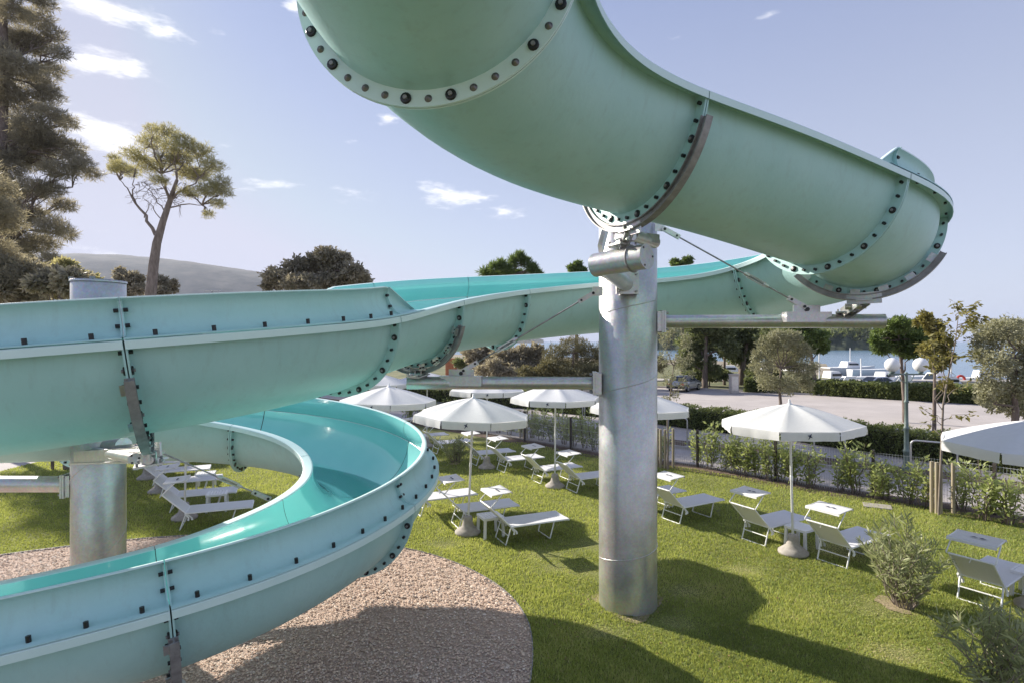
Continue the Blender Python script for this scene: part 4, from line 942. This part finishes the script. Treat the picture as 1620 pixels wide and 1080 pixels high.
for s in (-1, 1): mb = MB(); r_ = .225; mb.lathe((s*hw,0,zt+.05+r_), [(r_*math.sin(a), -r_*math.cos(a)) for a in np.linspace(.0, math.pi, 18)], 28); mb.build('globe', M['globe'], t)

# ------------------------------------------------------------ trees, near to far
def tr(*a, **k): return make_tree(*a, **k)
# thin staked tree at the right
b_ = G(1485, 814); y_ = b_.y; k_ = y_/FPX
def lp(u, v, dy=0): p = at(u, v, y_+dy); return (p.x-b_.x, p.y-b_.y, p.z)
rr = random.Random(5); t = empty('young_tree', tuple(b_), 0, 'thin young tree with sparse leaves tied to wooden stakes near the right edge', 'tree'); mb = MB()
mn = [lp(1485,814), lp(1489,720), lp(1492,640), lp(1499,600), lp(1511,545), lp(1516,500)]; mb.tube(mn, [.028,.026,.022,.017,.012,.006], 8); P = []; D = []
BR = [((1490,672),(1455,640),9),((1491,665),(1540,652),9),((1492,650),(1468,560),14),((1493,640),(1548,600),8),((1497,600),(1470,540),34),((1503,575),(1540,555),12),((1507,560),(1480,520),26),((1510,545),(1500,505),18),((1513,520),(1545,480),34),((1514,515),(1556,500),30),((1515,505),(1510,478),20),((1494,630),(1505,560),12),((1490,690),(1465,665),5),((1513,525),(1537,512),14),((1509,540),(1528,520),10)]
for j, (a, e_, n_) in enumerate(BR):
    dy = rr.uniform(-.35, .35); pp = limb(mb, lp(*a), lp(e_[0], e_[1], dy), .010, .003, .3, 6, j)
    for k in range(n_*2):
        q = rr.uniform(.35, 1); i = min(int(q*6), 5); p = pp[i].lerp(pp[i+1], q*6-i)+Vector((rr.gauss(0,.06), rr.gauss(0,.06), rr.gauss(0,.05))); P.append(p); D.append((rr.gauss(0,1), rr.gauss(0,1), rr.uniform(-1.2,.3)))
mb.build('trunk', M['bark_pale'], t); P = np.array(P); npmesh('crown', leafquads(P, .13, .45, np.array(D), .4, 3), 4, M['yellow_leaf'], t, np.random.default_rng(2).uniform(0, .9, len(P)))
# small staked olive beside the column
b_ = G(1056, 742); y_ = b_.y
cl = ucl([(1052,535,14,16),(1066,520,16,14),(1085,540,12,16),(1050,565,12,14),(1075,575,16,16),(1092,565,8,12),(1060,600,14,14),(1080,605,10,10),(1052,632,12,9),(1068,625,9,8),(1048,505,10,10),(1095,590,6,8)], y_, b_, 2)
tr('young_olive_tree', b_, [(0,0,0),(.02,.02,.8),(.0,0,1.6),(.1,.05,2.4),(.2,0,3.4)], .035, cl, 2600, .085, .32, M['olive'], M['bark_pale'], 'spindly grey brown young tree just right of the steel column', seed=21, shell=.2)
# big oak-like tree at the right edge
b_ = G(1605, 690); y_ = b_.y
cl = ucl([(1560,540,26,22),(1590,520,28,20),(1615,540,26,22),(1575,575,28,24),(1610,580,30,26),(1565,610,22,20),(1595,620,28,20),(1625,610,26,24),(1580,642,22,12),(1550,560,16,16),(1610,650,22,12),(1640,560,30,34),(1556,632,14,10)], y_, b_, 4)
tr('evergreen_oak', b_, [(0,0,0),(.05,0,1.2),(0,.05,2.0),(.1,0,3.4)], .16, cl, 15000, .13, .5, M['olive'], M['bark'], 'round olive brown tree at the right edge, trunk on the paved place', seed=23, shell=.3)
# round olive behind the right parasol
b_ = G(1234, 668); y_ = b_.y
cl = ucl([(1215,548,20,18),(1245,538,22,18),(1268,555,20,18),(1205,575,20,20),(1235,570,24,22),(1268,585,22,20),(1215,603,20,16),(1245,608,22,16),(1275,608,14,14),(1228,530,14,10),(1258,535,12,12),(1290,580,8,10),(1196,560,8,9)], y_, b_, 6)
tr('olive_tree', b_, [(0,0,0),(.03,0,1.0),(-.02,.02,1.7),(.05,0,2.8)], .10, cl, 15000, .13, .34, M['olive'], M['bark'], 'round silvery olive tree standing alone in front of the parking place', seed=25, shell=.3)
def far_tree(name, u, vb, y, items, n, ls, lm, lb, r0=.25, asp=.5, seed=1, cat='tree', shell=.35, bm=None, tuft=1, up=0, hbase=None, group=None, limbs=None):
    b_ = Vector(((u-810)/FPX*y, y, CH+(540-vb)/FPX*y if hbase is None else hbase)); cl = ucl(items, y, b_, seed)
    top = max(c[2] for c in cl); cx = sum(c[0] for c in cl)/len(cl)
    return tr(name, b_, [(0,0,-.2),(cx*.1,0,top*.25),(cx*.35,0,top*.5),(cx*.7,0,top*.85)], r0, cl, n, ls, asp, lm, bm or M['bark'], lb, cat, group, seed=seed, shell=shell, tuft=tuft, up=up, limbs=limbs)
# green feathery tree behind the lamps, and yellowing one beside it
far_tree('leafy_green_tree', 1432, 640, 30, [(1400,530,18,16),(1420,515,22,12),(1445,520,20,14),(1395,550,14,10),(1425,545,22,16),(1455,540,16,16),(1385,540,8,8),(1440,558,14,8)], 12000, .22, M['green_leaf'], 'dark green spreading tree above the two lamp globes', .13, .3, 31, hbase=0)
far_tree('yellowing_tree', 1478, 655, 27, [(1465,505,10,12),(1478,520,14,14),(1490,545,14,16),(1470,552,16,14),(1482,575,14,14),(1500,565,10,10),(1452,510,6,6),(1498,610,10,8)], 5200, .17, M['yellow_leaf'], 'yellowing thin tree right of the lamp globes', .09, .5, 32, shell=.15, hbase=0)
far_tree('umbrella_pine', 1585, 600, 75, [(1550,520,16,8),(1575,512,20,8),(1605,512,20,8),(1625,520,18,10),(1590,530,26,10),(1560,535,18,10)], 9000, .4, M['stone_pine'], 'far flat-topped pine rising behind the oak at the right edge', .3, .12, 33, tuft=4, hbase=0)
# dark trees behind the parking place
DT = [('dark_evergreen_tree',1115,52,[(1095,545,26,20),(1125,535,26,22),(1150,550,22,20),(1110,570,22,16),(1085,570,16,18),(1140,520,26,14),(1100,515,20,14),(1130,585,14,10)],'dark_leaf','dark tree behind the silver car, left of the twin trunks',.3),
 ('dark_evergreen_tree',1172,56,[(1155,530,26,20),(1185,525,30,18),(1200,550,26,18),(1165,560,22,16),(1215,530,22,16),(1185,575,16,8)],'dark_leaf','dark tree with leaning twin trunks beyond the parking place',.35),
 ('dark_evergreen_tree',1215,50,[(1220,540,26,20),(1250,530,28,18),(1240,560,26,18),(1225,515,20,10)],'dark_leaf','dark tree directly behind the silvery olive',.3),
 ('bright_green_tree',1290,46,[(1270,525,22,14),(1290,535,20,14),(1298,548,14,10),(1275,548,18,12),(1255,522,16,10)],'green_leaf','bright green tree edge right of the silvery olive beside the bay',.2)]
for i, (nm, u, y, it, lm, lb, r0) in enumerate(DT): far_tree(nm, u, 0, y, it, 11000, .30, M[lm], lb, r0, .5, 41+i, hbase=0, group='trees beyond the parking place')
for i, (u, y, lb) in enumerate(((1146,56,'bare slender trunk left of the harbour opening'),(1170,60,'slim tree whose trunk shows against the white boats'),(1188,58,'leaning slim trunk nearest the silvery olive'))):
    far_tree('slender_tree', u, 0, y, [(u-8,535,18,14),(u+10,530,18,14),(u,548,18,10)], 2500, .32, M['dark_leaf'], lb, .16, .5, 51+i, hbase=0, group='trees beyond the parking place')
# tamarisks left of the column
TM = [(905,50,[(880,560,22,18),(905,548,26,18),(930,560,24,20),(895,578,26,14),(925,582,24,12),(868,572,14,14),(950,565,16,20)],'tamarisk','feathery brown green tamarisk just left of the steel column'),
 (830,54,[(800,565,22,18),(825,560,20,16),(845,572,18,14),(815,580,24,12),(850,555,14,14)],'oak','grey green bushy tree between the tie rod and the tamarisk'),
 (765,58,[(750,560,20,14),(772,552,20,14),(790,560,16,16),(760,573,20,8)],'oak','bushy tree seen just behind the tie rod saddle'),
 (975,52,[(960,560,22,22),(990,560,24,22),(1015,570,20,20),(980,585,24,12),(1040,575,18,18)],'tamarisk','feathery tamarisk hidden behind the steel column')]
for i, (u, y, it, lm, lb) in enumerate(TM): far_tree('tamarisk' if lm == 'tamarisk' else 'bushy_tree', u, 0, y, it, 12000 if lm == 'tamarisk' else 8000, .30, M[lm], lb, .18, .14 if lm == 'tamarisk' else .45, 61+i, hbase=0, tuft=3 if lm == 'tamarisk' else 1, up=.4 if lm == 'tamarisk' else 0, group='shrubby trees beyond the road')
for i, (u, v0, v1) in enumerate(((712,596,560),(735,592,562),(655,590,556),(625,592,560))):
    pass
for i, (u, y, it, lm, lb) in enumerate([(855,49,[(835,588,20,9),(858,590,20,9),(880,588,18,9),(868,578,18,10)],'tamarisk','low brown green bush at the foot of the tamarisk left of the column'),
 (920,49,[(905,590,20,8),(930,590,20,8),(948,588,14,9)],'tamarisk','low brown green bush touching the left edge of the steel column'),
 (785,52,[(765,586,18,9),(790,588,20,9),(812,588,16,8),(780,575,16,9)],'oak','low grey green bush by the small white road sign'),
 (1122,54,[(1100,592,18,9),(1125,594,18,8),(1145,592,14,8)],'dark_leaf','dark low bush behind the silver car'),
 (1215,54,[(1200,592,16,8),(1222,592,16,8),(1190,588,12,7)],'dark_leaf','dark low bush behind the foot of the silvery olive'),
 (740,60,[(728,574,12,8),(745,572,14,10),(757,580,12,8)],'dark_leaf','dark green bush right of the pale gate pier')]):
    far_tree('low_bush', u, 0, y, it, 5000, .26, M[lm], lb, .08, .4, 131+i, hbase=0, group='low bushes beyond the road')
# treetops over the slide
far_tree('round_oak', 500, 0, 38, [(440,440,26,18),(470,425,26,18),(500,418,26,20),(530,418,26,20),(560,432,24,18),(480,448,36,16),(530,446,36,18),(515,402,18,12),(575,445,14,12),(425,450,12,10),(545,408,12,8)], 17000, .24, M['oak'], 'wide grey brown oak crown rising above the middle of the slide', .3, .5, 71, hbase=0)
far_tree('pine_top', 806, 0, 60, [(768,432,9,7),(780,424,8,8),(792,420,9,9),(803,428,10,9),(812,415,8,9),(822,406,7,7),(830,416,9,8),(842,426,9,7),(850,434,7,5),(815,436,20,7),(790,438,22,6)], 9000, .55, M['green_leaf'], 'green treetop showing over the slide left of the steel column', .3, .12, 72, up=.7, shell=.1, tuft=4, hbase=0)
far_tree('pine_top', 912, 0, 75, [(905,425,7,6),(914,420,7,7),(920,428,8,5)], 3000, .4, M['green_leaf'], 'small treetop peeping over the slide touching the steel column', .3, .3, 73, hbase=0)
far_tree('pine_top', 1080, 0, 75, [(1068,415,7,5),(1088,412,8,5),(1078,420,14,6)], 3500, .4, M['green_leaf'], 'small double treetop peeping over the slide right of the column', .3, .3, 74, hbase=0)
# stone pine left
y_ = 40; b_ = Vector(((235-810)/FPX*y_, y_, 0))
def wp(u, v): return ((u-810)/FPX*y_-b_.x, 0, CH+(540-v)/FPX*y_)
it = [(190,262,16,9),(212,245,22,14),(238,225,24,14),(262,208,22,12),(290,225,24,14),(315,240,24,14),(335,262,22,14),(350,290,18,13),(358,305,12,9),(330,300,22,12),(300,275,26,14),(265,255,26,14),(235,262,24,12),(205,272,20,9),(178,268,10,7),(285,250,24,12),(318,278,22,12),(250,285,18,8),(300,305,20,9),(240,205,12,7),(330,340,10,6),(345,322,14,8),(270,232,20,11),(180,252,12,8)]
cl = ucl(it, y_, b_, 81, depth=2.6)
t = empty('stone_pine', tuple(b_), 0, 'tall bare-trunked pine with a rounded tilted crown standing alone before the hill', 'tree'); mb = MB()
TR = [wp(235,560), wp(238,470), wp(243,420), wp(248,385), wp(258,350), wp(270,315), wp(280,285)]; mb.tube(TR, [.42,.36,.32,.28,.22,.17,.11], 12)
for a, b2, r0 in ((wp(246,372), wp(205,305), .13),(wp(258,352),wp(226,312),.04),(wp(215,322),wp(190,285),.06),(wp(210,312),wp(212,280),.05),(wp(268,318),wp(255,275),.10),(wp(270,315),wp(310,290),.10),(wp(262,340),wp(235,300),.05),(wp(265,330),wp(320,325),.06),(wp(228,345),wp(240,318),.04)): limb(mb, a, b2, r0, r0*.35, .12, 7, int(a[2]*100+b2[2]*37))
rr = random.Random(3)
tips = [wp(205,305), wp(190,285), wp(212,280), wp(255,275), wp(310,290), wp(280,285), wp(235,300), wp(320,325), wp(270,315)]
for j, c in enumerate(cl):
    c_ = Vector(c[:3]); s_ = min(tips, key=lambda q: (Vector(q)-c_).length+(3 if q[2] > c_.z else 0)); pp = limb(mb, s_, c_, .06, .02, .2, 6, j)
    for q in range(5): limb(mb, pp[2+q % 4], c_+Vector((rr.uniform(-1,1)*c[3], rr.uniform(-1,1)*c[4], rr.uniform(-1,.6)*c[5])), .022, .008, .3, 5, j*9+q)
for j in range(34):
    a = Vector(wp(rr.uniform(215,300), rr.uniform(285,320))); b2 = a+Vector((rr.uniform(-1.6,1.6), rr.uniform(-1.5,1.5), rr.uniform(-1.6,.3))); pp = limb(mb, a, b2, .022, .007, .4, 6, 200+j); limb(mb, pp[3], pp[3]+Vector((rr.uniform(-.7,.7), rr.uniform(-.5,.5), rr.uniform(-.7,.3))), .012, .005, .3, 4, 300+j)
mb.build('trunk', M['bark_pale'], t)
P, d, k = clump_pts(cl, 6200, 82, .15); P = np.repeat(P, 5, 0); d = np.repeat(d, 5, 0); kc = np.random.default_rng(4).uniform(-.25, .25, len(cl))[np.repeat(k, 5)]
npmesh('crown', leafquads(P, .27, .10, d*.5+np.array([0,0,.4]), 1, 83), 4, M['stone_pine'], t, np.clip(.5+kc+np.random.default_rng(6).normal(0,.2,len(P)), 0, 1))
# big pine at the left edge
y_ = 80; b_ = Vector(((5-810)/FPX*y_, y_, 0))
it = [(20,20,30,18),(60,30,26,14),(85,55,20,12),(95,85,16,10),(40,65,34,18),(80,110,22,10),(30,105,36,18),(60,130,30,12),(0,140,40,20),(40,165,36,16),(80,180,24,12),(105,195,18,10),(20,200,40,20),(70,215,34,14),(110,235,24,12),(130,260,18,10),(50,250,40,18),(95,270,30,14),(145,275,16,8),(0,260,40,24),(30,300,40,18),(75,300,30,14),(100,325,20,10),(45,340,36,18),(85,360,26,14),(5,350,34,20),(105,372,14,9),(60,385,34,16),(20,400,36,18),(80,410,16,9),(20,-20,30,14),(50,-15,30,14),(70,5,20,10),(-5,60,30,26),(0,90,30,24),(10,230,34,24),(0,330,34,26),(50,70,30,16),(75,150,24,14),(50,200,30,16),(120,250,22,9),(60,230,36,16)]
cl = ucl(it, y_, b_, 91, depth=5.0)
def wp(u, v): return ((u-810)/FPX*y_-b_.x, 0, CH+(540-v)/FPX*y_)
t = make_tree('big_pine', b_, [wp(5,690), wp(3,480), wp(8,380), wp(2,250), wp(8,120), wp(4,0), wp(8,-40)], .8, [(c[0],c[1],c[2],c[3]*1.08,c[4]*1.08,c[5]*1.12) for c in cl], 115000, .72, .09, M['pine'], M['bark'], 'huge shaggy pine filling the left edge of the picture', 'tree', tuft=5, seed=92, shell=.2, up=.3, twigs=4, limb_r=.22)
for i, (u, y, it, lm, lb, n) in enumerate([
 (95, 29, [(60,440,22,18),(90,430,22,14),(115,435,20,14),(140,445,18,10),(80,460,30,14),(120,460,26,12),(105,418,14,7)],'stone_pine','low yellow green pine behind the left column top',12000),
 (30, 25, [(10,425,28,22),(45,430,28,20),(70,440,20,16),(15,450,28,20),(45,450,24,16),(25,470,30,12),(0,460,24,16),(55,470,20,10)],'pine','dark low tree under the huge pine at the left edge',10000),
 (208, 46, [(195,440,14,12),(212,445,16,14),(200,460,16,10),(190,430,8,6),(218,458,12,10)],'oak','grey tree beside the stone pine trunk on its left',6000),
 (262, 50, [(255,445,12,9),(270,455,12,10),(258,462,14,8),(275,448,6,6)],'oak','small grey tree beside the stone pine trunk on its right',4500)]):
    far_tree('low_pine' if lm != 'oak' else 'grey_tree', u, 0, y, it, n, .24, M[lm], lb, .2, .3 if lm != 'oak' else .5, 95+i, hbase=0, group='low trees at the left')
far_tree('shade_pine', -70, 0, 25.5, [(-110,300,60,34),(-60,270,60,30),(-20,330,50,30),(-90,370,60,30),(-30,390,50,26),(5,350,34,22),(-60,430,60,26),(-120,430,50,30),(5,410,36,20),(-10,300,36,22),(20,440,30,16)], 42000, .26, M['pine'], 'dense dark pine low at the extreme left edge, in front of the huge shaggy pine', .28, .1, 120, hbase=0, tuft=4, up=.3, shell=.25)  # mostly out of frame, added to cast shade on the left lawn
# mast lamp far at the left
y_ = 60; p = Vector(((336-810)/FPX*y_, y_, 0)); t = empty('mast_lamp', tuple(p), 0, 'thin far lamp mast with two flat heads just above the slide edge', 'street lamp'); zt = CH+79/FPX*y_
mb = MB(); mb.tube([(0,0,0),(0,0,zt)], .06, 8); mb.build('mast', M['rib'], t)
for s in (-1, 1): mb = MB(); mb.box((s*.45, 0, zt+.05), (.75, .25, .10)); mb.build('lamp_head', M['galv'], t)
# trunks/posts at the far left under the slide
for i, (u, v, r_, lb) in enumerate(((83,742,.05,'slim brown trunk seen under the slide at the left'),(106,741,.12,'thicker dark trunk seen under the slide beside the steel column'))):
    p = G(u, v); far_tree('plaza_tree', u, 0, p.y, [(u-20,450,20,14),(u+5,440,24,14),(u+25,455,18,12)], 2500, .2, M['oak'], lb, r_, .5, 105+i, hbase=0)

# ------------------------------------------------------------ car, pillar, sign, meter box
def car(loc, rz, paint, label, s=1.0):
    t = empty('parked_car', tuple(loc), rz, label, 'car'); t.scale = (s, s, s)
    prof = [(-2.15,.32),(-2.2,.55),(-2.12,.86),(-1.55,.93),(-.95,1.36),(.25,1.40),(1.0,.98),(1.85,.84),(2.15,.62),(2.18,.34)]
    mb = MB(); rows = []
    for (x, z) in prof:
        wt = .86 if z < 1.0 else .66; rows.append([Vector((x, -.84, .28)), Vector((x, -.86, min(z, .62))), Vector((x, -wt, z)), Vector((x, 0, z+.03)), Vector((x, wt, z)), Vector((x, .86, min(z, .62))), Vector((x, .84, .28))])
    mb.grid(rows, 0, True); mb.add([rows[0][i] for i in range(7)], [(0,1,2,3,4,5,6)]); mb.add([rows[-1][i] for i in range(7)], [(6,5,4,3,2,1,0)]); mb.build('body', paint, t)
    for s_ in (-1, 1):
        for a, b, c_, d_ in (((-1.38,.98),(-.90,1.30),(-.35,1.33),(-.35,.96)), ((-.28,.96),(-.28,1.33),(.22,1.34),(.80,.98))):
            mb = MB(); q = [Vector((x, s_*(.875-(z-.9)*.42), z)) for x, z in (a, b, c_, d_)]; mb.add(q+[p+Vector((0, -s_*.03, 0)) for p in q], [(0,1,2,3),(4,5,6,7)]); mb.build('side_window', M['glass'], t)
    for a, b in (((-1.53,.97),(-1.0,1.345)), ((.34,1.385),(.96,1.03))):
        mb = MB(); mb.add([Vector((a[0],-.66,a[1]+.03)), Vector((a[0],.66,a[1]+.03)), Vector((b[0],.6,b[1]+.03)), Vector((b[0],-.6,b[1]+.03))], [(0,1,2,3)]); mb.build('windscreen', M['glass'], t)
    for x in (-1.35, 1.35):
        for s_ in (-1, 1):
            mb = MB(); mb.tube([(x, s_*.72, .32), (x, s_*.89, .32)], .32, 20); w_ = mb.build('wheel', M['tyre'], t); mb = MB(); mb.tube([(x, s_*.885, .32), (x, s_*.90, .32)], .2, 16); mb.build('rim', M['rim'], w_)
    for s_ in (-1, 1):
        mb = MB(); mb.box((-2.165, s_*.62, .72), (.06, .34, .16)); mb.build('tail_light', M['red'], t); mb = MB(); mb.box((2.10, s_*.6, .66), (.08, .34, .12)); mb.build('headlight', M['globe'], t)
    mb = MB(); mb.box((-2.2, 0, .42), (.10, 1.66, .14)); mb.build('bumper', M['tyre'], t); return t
p = G(1083, 617); car(p, R(52), M['car'], 'silver saloon car parked behind the sparse young tree', .92)
car(Vector(((1392-810)/FPX*50, 50, 0)), R(10), M['boat'], 'white car parked among the boats left of the lamp post', .85)
p = G(714, 602); mb = MB(); mb.box((0,0,1.15), (1.15, 1.0, 2.3)); mb.box((0,0,2.36), (1.35, 1.2, .12)); o = mb.build('brick_pillar', M['brick'], None, .02); o.location = (p.x, p.y, 0); tag(o, 'square orange brick pillar beside the far road', 'pillar')
p = G(730, 600); mb = MB(); mb.box((0,0,1.2), (.9, .8, 2.4)); o = mb.build('gate_pier', M['stone'], None, .02); o.location = (p.x, p.y, 0); tag(o, 'pale stone gate pier right beside the orange brick pillar', 'pillar')
y_ = 55; t = empty('road_sign', ((797-810)/FPX*y_, y_, 0), 0, 'small white road sign on a thin orange pole beyond the arm of the column', 'road sign')
mb = MB(); mb.tube([(0,0,0),(0,0,3.3)], .05, 8); mb.build('pole', mat('orange_pole', (.5,.28,.08), .6), t); mb = MB(); mb.box((0,-.06,1.55), (.62,.04,.8)); mb.build('sign_panel', M['boat'], t, .01)
mb = MB(); mb.box((0,-.085,1.55), (.42,.01,.28)); mb.build('sign_symbol', M['red'], t)
y_ = 47; t = empty('kiosk_pillar', ((1161-810)/FPX*y_, y_, 0), 0, 'pale blue grey box pillar between the dark trunks beyond the parking place', 'utility box'); mb = MB(); mb.box((0,0,.75), (.65,.5,1.5)); mb.box((0,0,1.54), (.75,.6,.08)); mb.build('cabinet', M['stone'], t, .02); mb = MB(); mb.box((0,-.258,.8), (.5,.02,1.15)); mb.build('door', M['galv'], t)
# low bollards at the verge
# ------------------------------------------------------------ harbour
def boat(u, y, L, rz, label, mast=0, cab=True, tarp=None, seed=0):
    t = empty('moored_boat', ((u-810)/FPX*y, y, -1.15), rz, label, 'boat', 'boats moored in the bay'); mb = MB(); rows = []; n_ = 10
    for i in range(n_+1):
        q = i/n_; w_ = L*.17*(1-max(0, (q-.45)/.55)**2.2)*(.86+.14*min(1, q*4))+.01; h = L*.11+.35+.25*q*q
        rows.append([Vector((q*L-L/2, -w_, h)), Vector((q*L-L/2, -w_*.8, 0)), Vector((q*L-L/2, 0, -.15)), Vector((q*L-L/2, w_*.8, 0)), Vector((q*L-L/2, w_, h))])
    mb.grid(rows, 0, True); mb.add([r_ for r_ in rows[0]], [(0,1,2,3,4)]); mb.build('hull', M['boat'], t)
    dk = MB(); dk.grid([[r_[0]+Vector((0,0,-.06)), r_[4]+Vector((0,0,-.06))] for r_ in rows], 0, False); dk.build('deck', tarp or M['white'], t)
    h = L*.11+.4
    if cab:
        c = MB(); w_ = L*.12; c.add([(-L*.15,-w_,h-.1),(L*.18,-w_,h-.1),(L*.18,w_,h-.1),(-L*.15,w_,h-.1),(-L*.12,-w_*.8,h+.85),(L*.05,-w_*.75,h+.85),(L*.05,w_*.75,h+.85),(-L*.12,w_*.8,h+.85)], [(0,1,5,4),(1,2,6,5),(2,3,7,6),(3,0,4,7),(4,5,6,7)]); cb = c.build('cabin', M['white'], t)
        g = MB(); g.add([(L*.172,-w_*.7,h+.12),(L*.172,w_*.7,h+.12),(L*.07,w_*.62,h+.72),(L*.07,-w_*.62,h+.72)], [(0,1,2,3)]); g.beam((-L*.1,-w_*.97,h+.45), (L*.09,-w_*.93,h+.45), .05, .28); g.build('cabin_window', M['glass'], cb)
    if mast: mm_ = MB(); mm_.tube([(0,0,h), (0,0,h+mast)], .07, 6); mm_.build('mast', M['boat'], t)
    return t
BT = [(1208,88,6,20,0,'boat nearest the silvery olive crown'),(1120,95,6,-10,0,'boat seen between the dark trunks, left one'),(1140,90,5,15,0,'boat seen between the dark trunks, middle one'),(1158,98,6,-25,0,'boat seen between the dark trunks, right one'),
 (1296,74,5,200,0,'small boat at the left end of the open mooring'),(1318,80,6,10,0,'boat with low cabin second from the left in the open mooring'),(1340,70,5,170,0,'small boat moored above the middle of the low hedge'),(1362,84,6,-15,2.2,'boat with short mast left of the white car'),
 (1400,78,6,20,0,'boat just left of the left lamp globe'),(1428,72,5,160,0,'boat behind the lamp post'),(1452,86,6,0,0,'boat under the right lamp globe'),(1478,76,6,200,0,'boat behind the yellowing tree'),(1505,70,5,-20,0,'boat behind the thin young tree'),(1532,74,6,15,0,'boat with round red sign right of the thin tree'),
 (1556,82,6,-10,0,'boat at the left edge of the big olive brown tree'),(1345,110,8,5,3,'farther boat out in the bay with a mast'),(1385,104,7,-8,0,'farther boat out in the bay above the white car'),(1250,100,6,10,0,'boat behind the bright green tree edge')]
for i, (u, y, L, rz, ms, lb) in enumerate(BT): boat(u, y*.84, L*1.05, R(rz), 'white '+lb, ms or (3.2 if i in (4, 9, 12) else 0), i % 3 != 1, M['blue'] if i in (9, 11) else None)
y_ = 62; t = empty('life_ring_stand', ((1520-810)/FPX*y_, y_, -.2), 0, 'round red and white sign by the boats right of the thin young tree', 'sign'); mb = MB(); c = Vector((0,0,CH+.2-60/FPX*y_)); mb.tube([c+Vector((math.cos(a)*.42, 0, math.sin(a)*.42)) for a in np.linspace(0, 6.2832, 25)], .13, 8); mb.build('ring', M['red'], t); mb = MB(); mb.tube([(0,0,0),(0,0,c.z-.4)], .05, 8); mb.build('stand', M['boat'], t)
# quay edge
q_ = MB(); q_.beam((12,63,-.35), (75,60,-.35), 3.0, .9); tag(q_.build('quay', M['stone']), kind='structure')
# headland across the bay
m = M['headland'] = mat('headland_woods', rough=1); noisy(m, (.02,.03,.015), (.06,.075,.04), scale=.15, detail=8, bump=.6, bscale=.3)
tag(ridge('headland', [(1040,520),(1150,522),(1250,523),(1300,522),(1330,518),(1350,524),(1375,520),(1400,526),(1450,532),(1475,538)], 420, 60, m, base=-1.4, seed=4, rough=1.3, n=150, rows=5), kind='structure')
r_ = np.random.default_rng(8); n = 5200; u = r_.uniform(1030, 1460, n); P = np.stack([(u-810)/FPX*405, 375+r_.uniform(0, 45, n), np.zeros(n)], 1)
hmax = CH+(540-np.interp(u, [1040,1250,1300,1330,1375,1420,1460], [521,523,522,518,521,530,540]))/FPX*405; P[:, 2] = r_.uniform(.25, 1, n)*(hmax+1)-1.2
V = leafquads(P, 3.6, .5, np.array([[0,0,1.6]]), 1, 9); tag(npmesh('far_wood', V, 4, M['dark_leaf'], None, r_.uniform(0, .6, n)), 'dark wood of pines on the headland across the bay', 'wood', kind='stuff')
mb = MB()
for k in range(14): x = (1200+k*13-810)/FPX*372; mb.box((x, 372, .6), (4+k % 3*2, 3, 2.2))
tag(mb.build('far_shore_huts', M['boat']), 'row of tiny pale huts along the water under the headland wood', 'huts')

# ------------------------------------------------------------ haze
mh = bpy.data.materials.new('haze_air'); mh.use_nodes = True; t = mh.node_tree; t.nodes.clear()
pv = t.nodes.new('ShaderNodeVolumePrincipled'); pv.inputs['Density'].default_value = .00008; pv.inputs['Color'].default_value = (.66,.76,1,1); pv.inputs['Anisotropy'].default_value = .0
ho = t.nodes.new('ShaderNodeOutputMaterial'); t.links.new(pv.outputs[0], ho.inputs['Volume'])
mb = MB(); mb.box((2000, 4000, 269), (24000, 26000, 542)); tag(mb.build('haze', mh), kind='stuff')

# dead leaves and a few stray stones on the lawn
n = 700; y = 6.5*(19/6.5)**rng.uniform(0, 1, n); x = rng.uniform(-.3, .9, n)*y; k = inpoly(x, y, lawn_pts) & ~inpoly(x, y, gpoly); P = np.stack([x[k], y[k], np.full(k.sum(), .035)], 1)
V = leafquads(P, .045, .6, np.zeros((1, 3)), 1, 77); V[:, 2] = .03+(V[:, 2]-.035)*.25
M['dead_leaf'] = leafmat('dead_leaves', (.20,.11,.05), (.42,.29,.15), (.3,.2,.1), .2)
tag(npmesh('fallen_leaves', V, 4, M['dead_leaf'], None, rng.uniform(0, 1, len(P))), 'small dry brown leaves scattered over the lawn', 'leaves', kind='stuff')
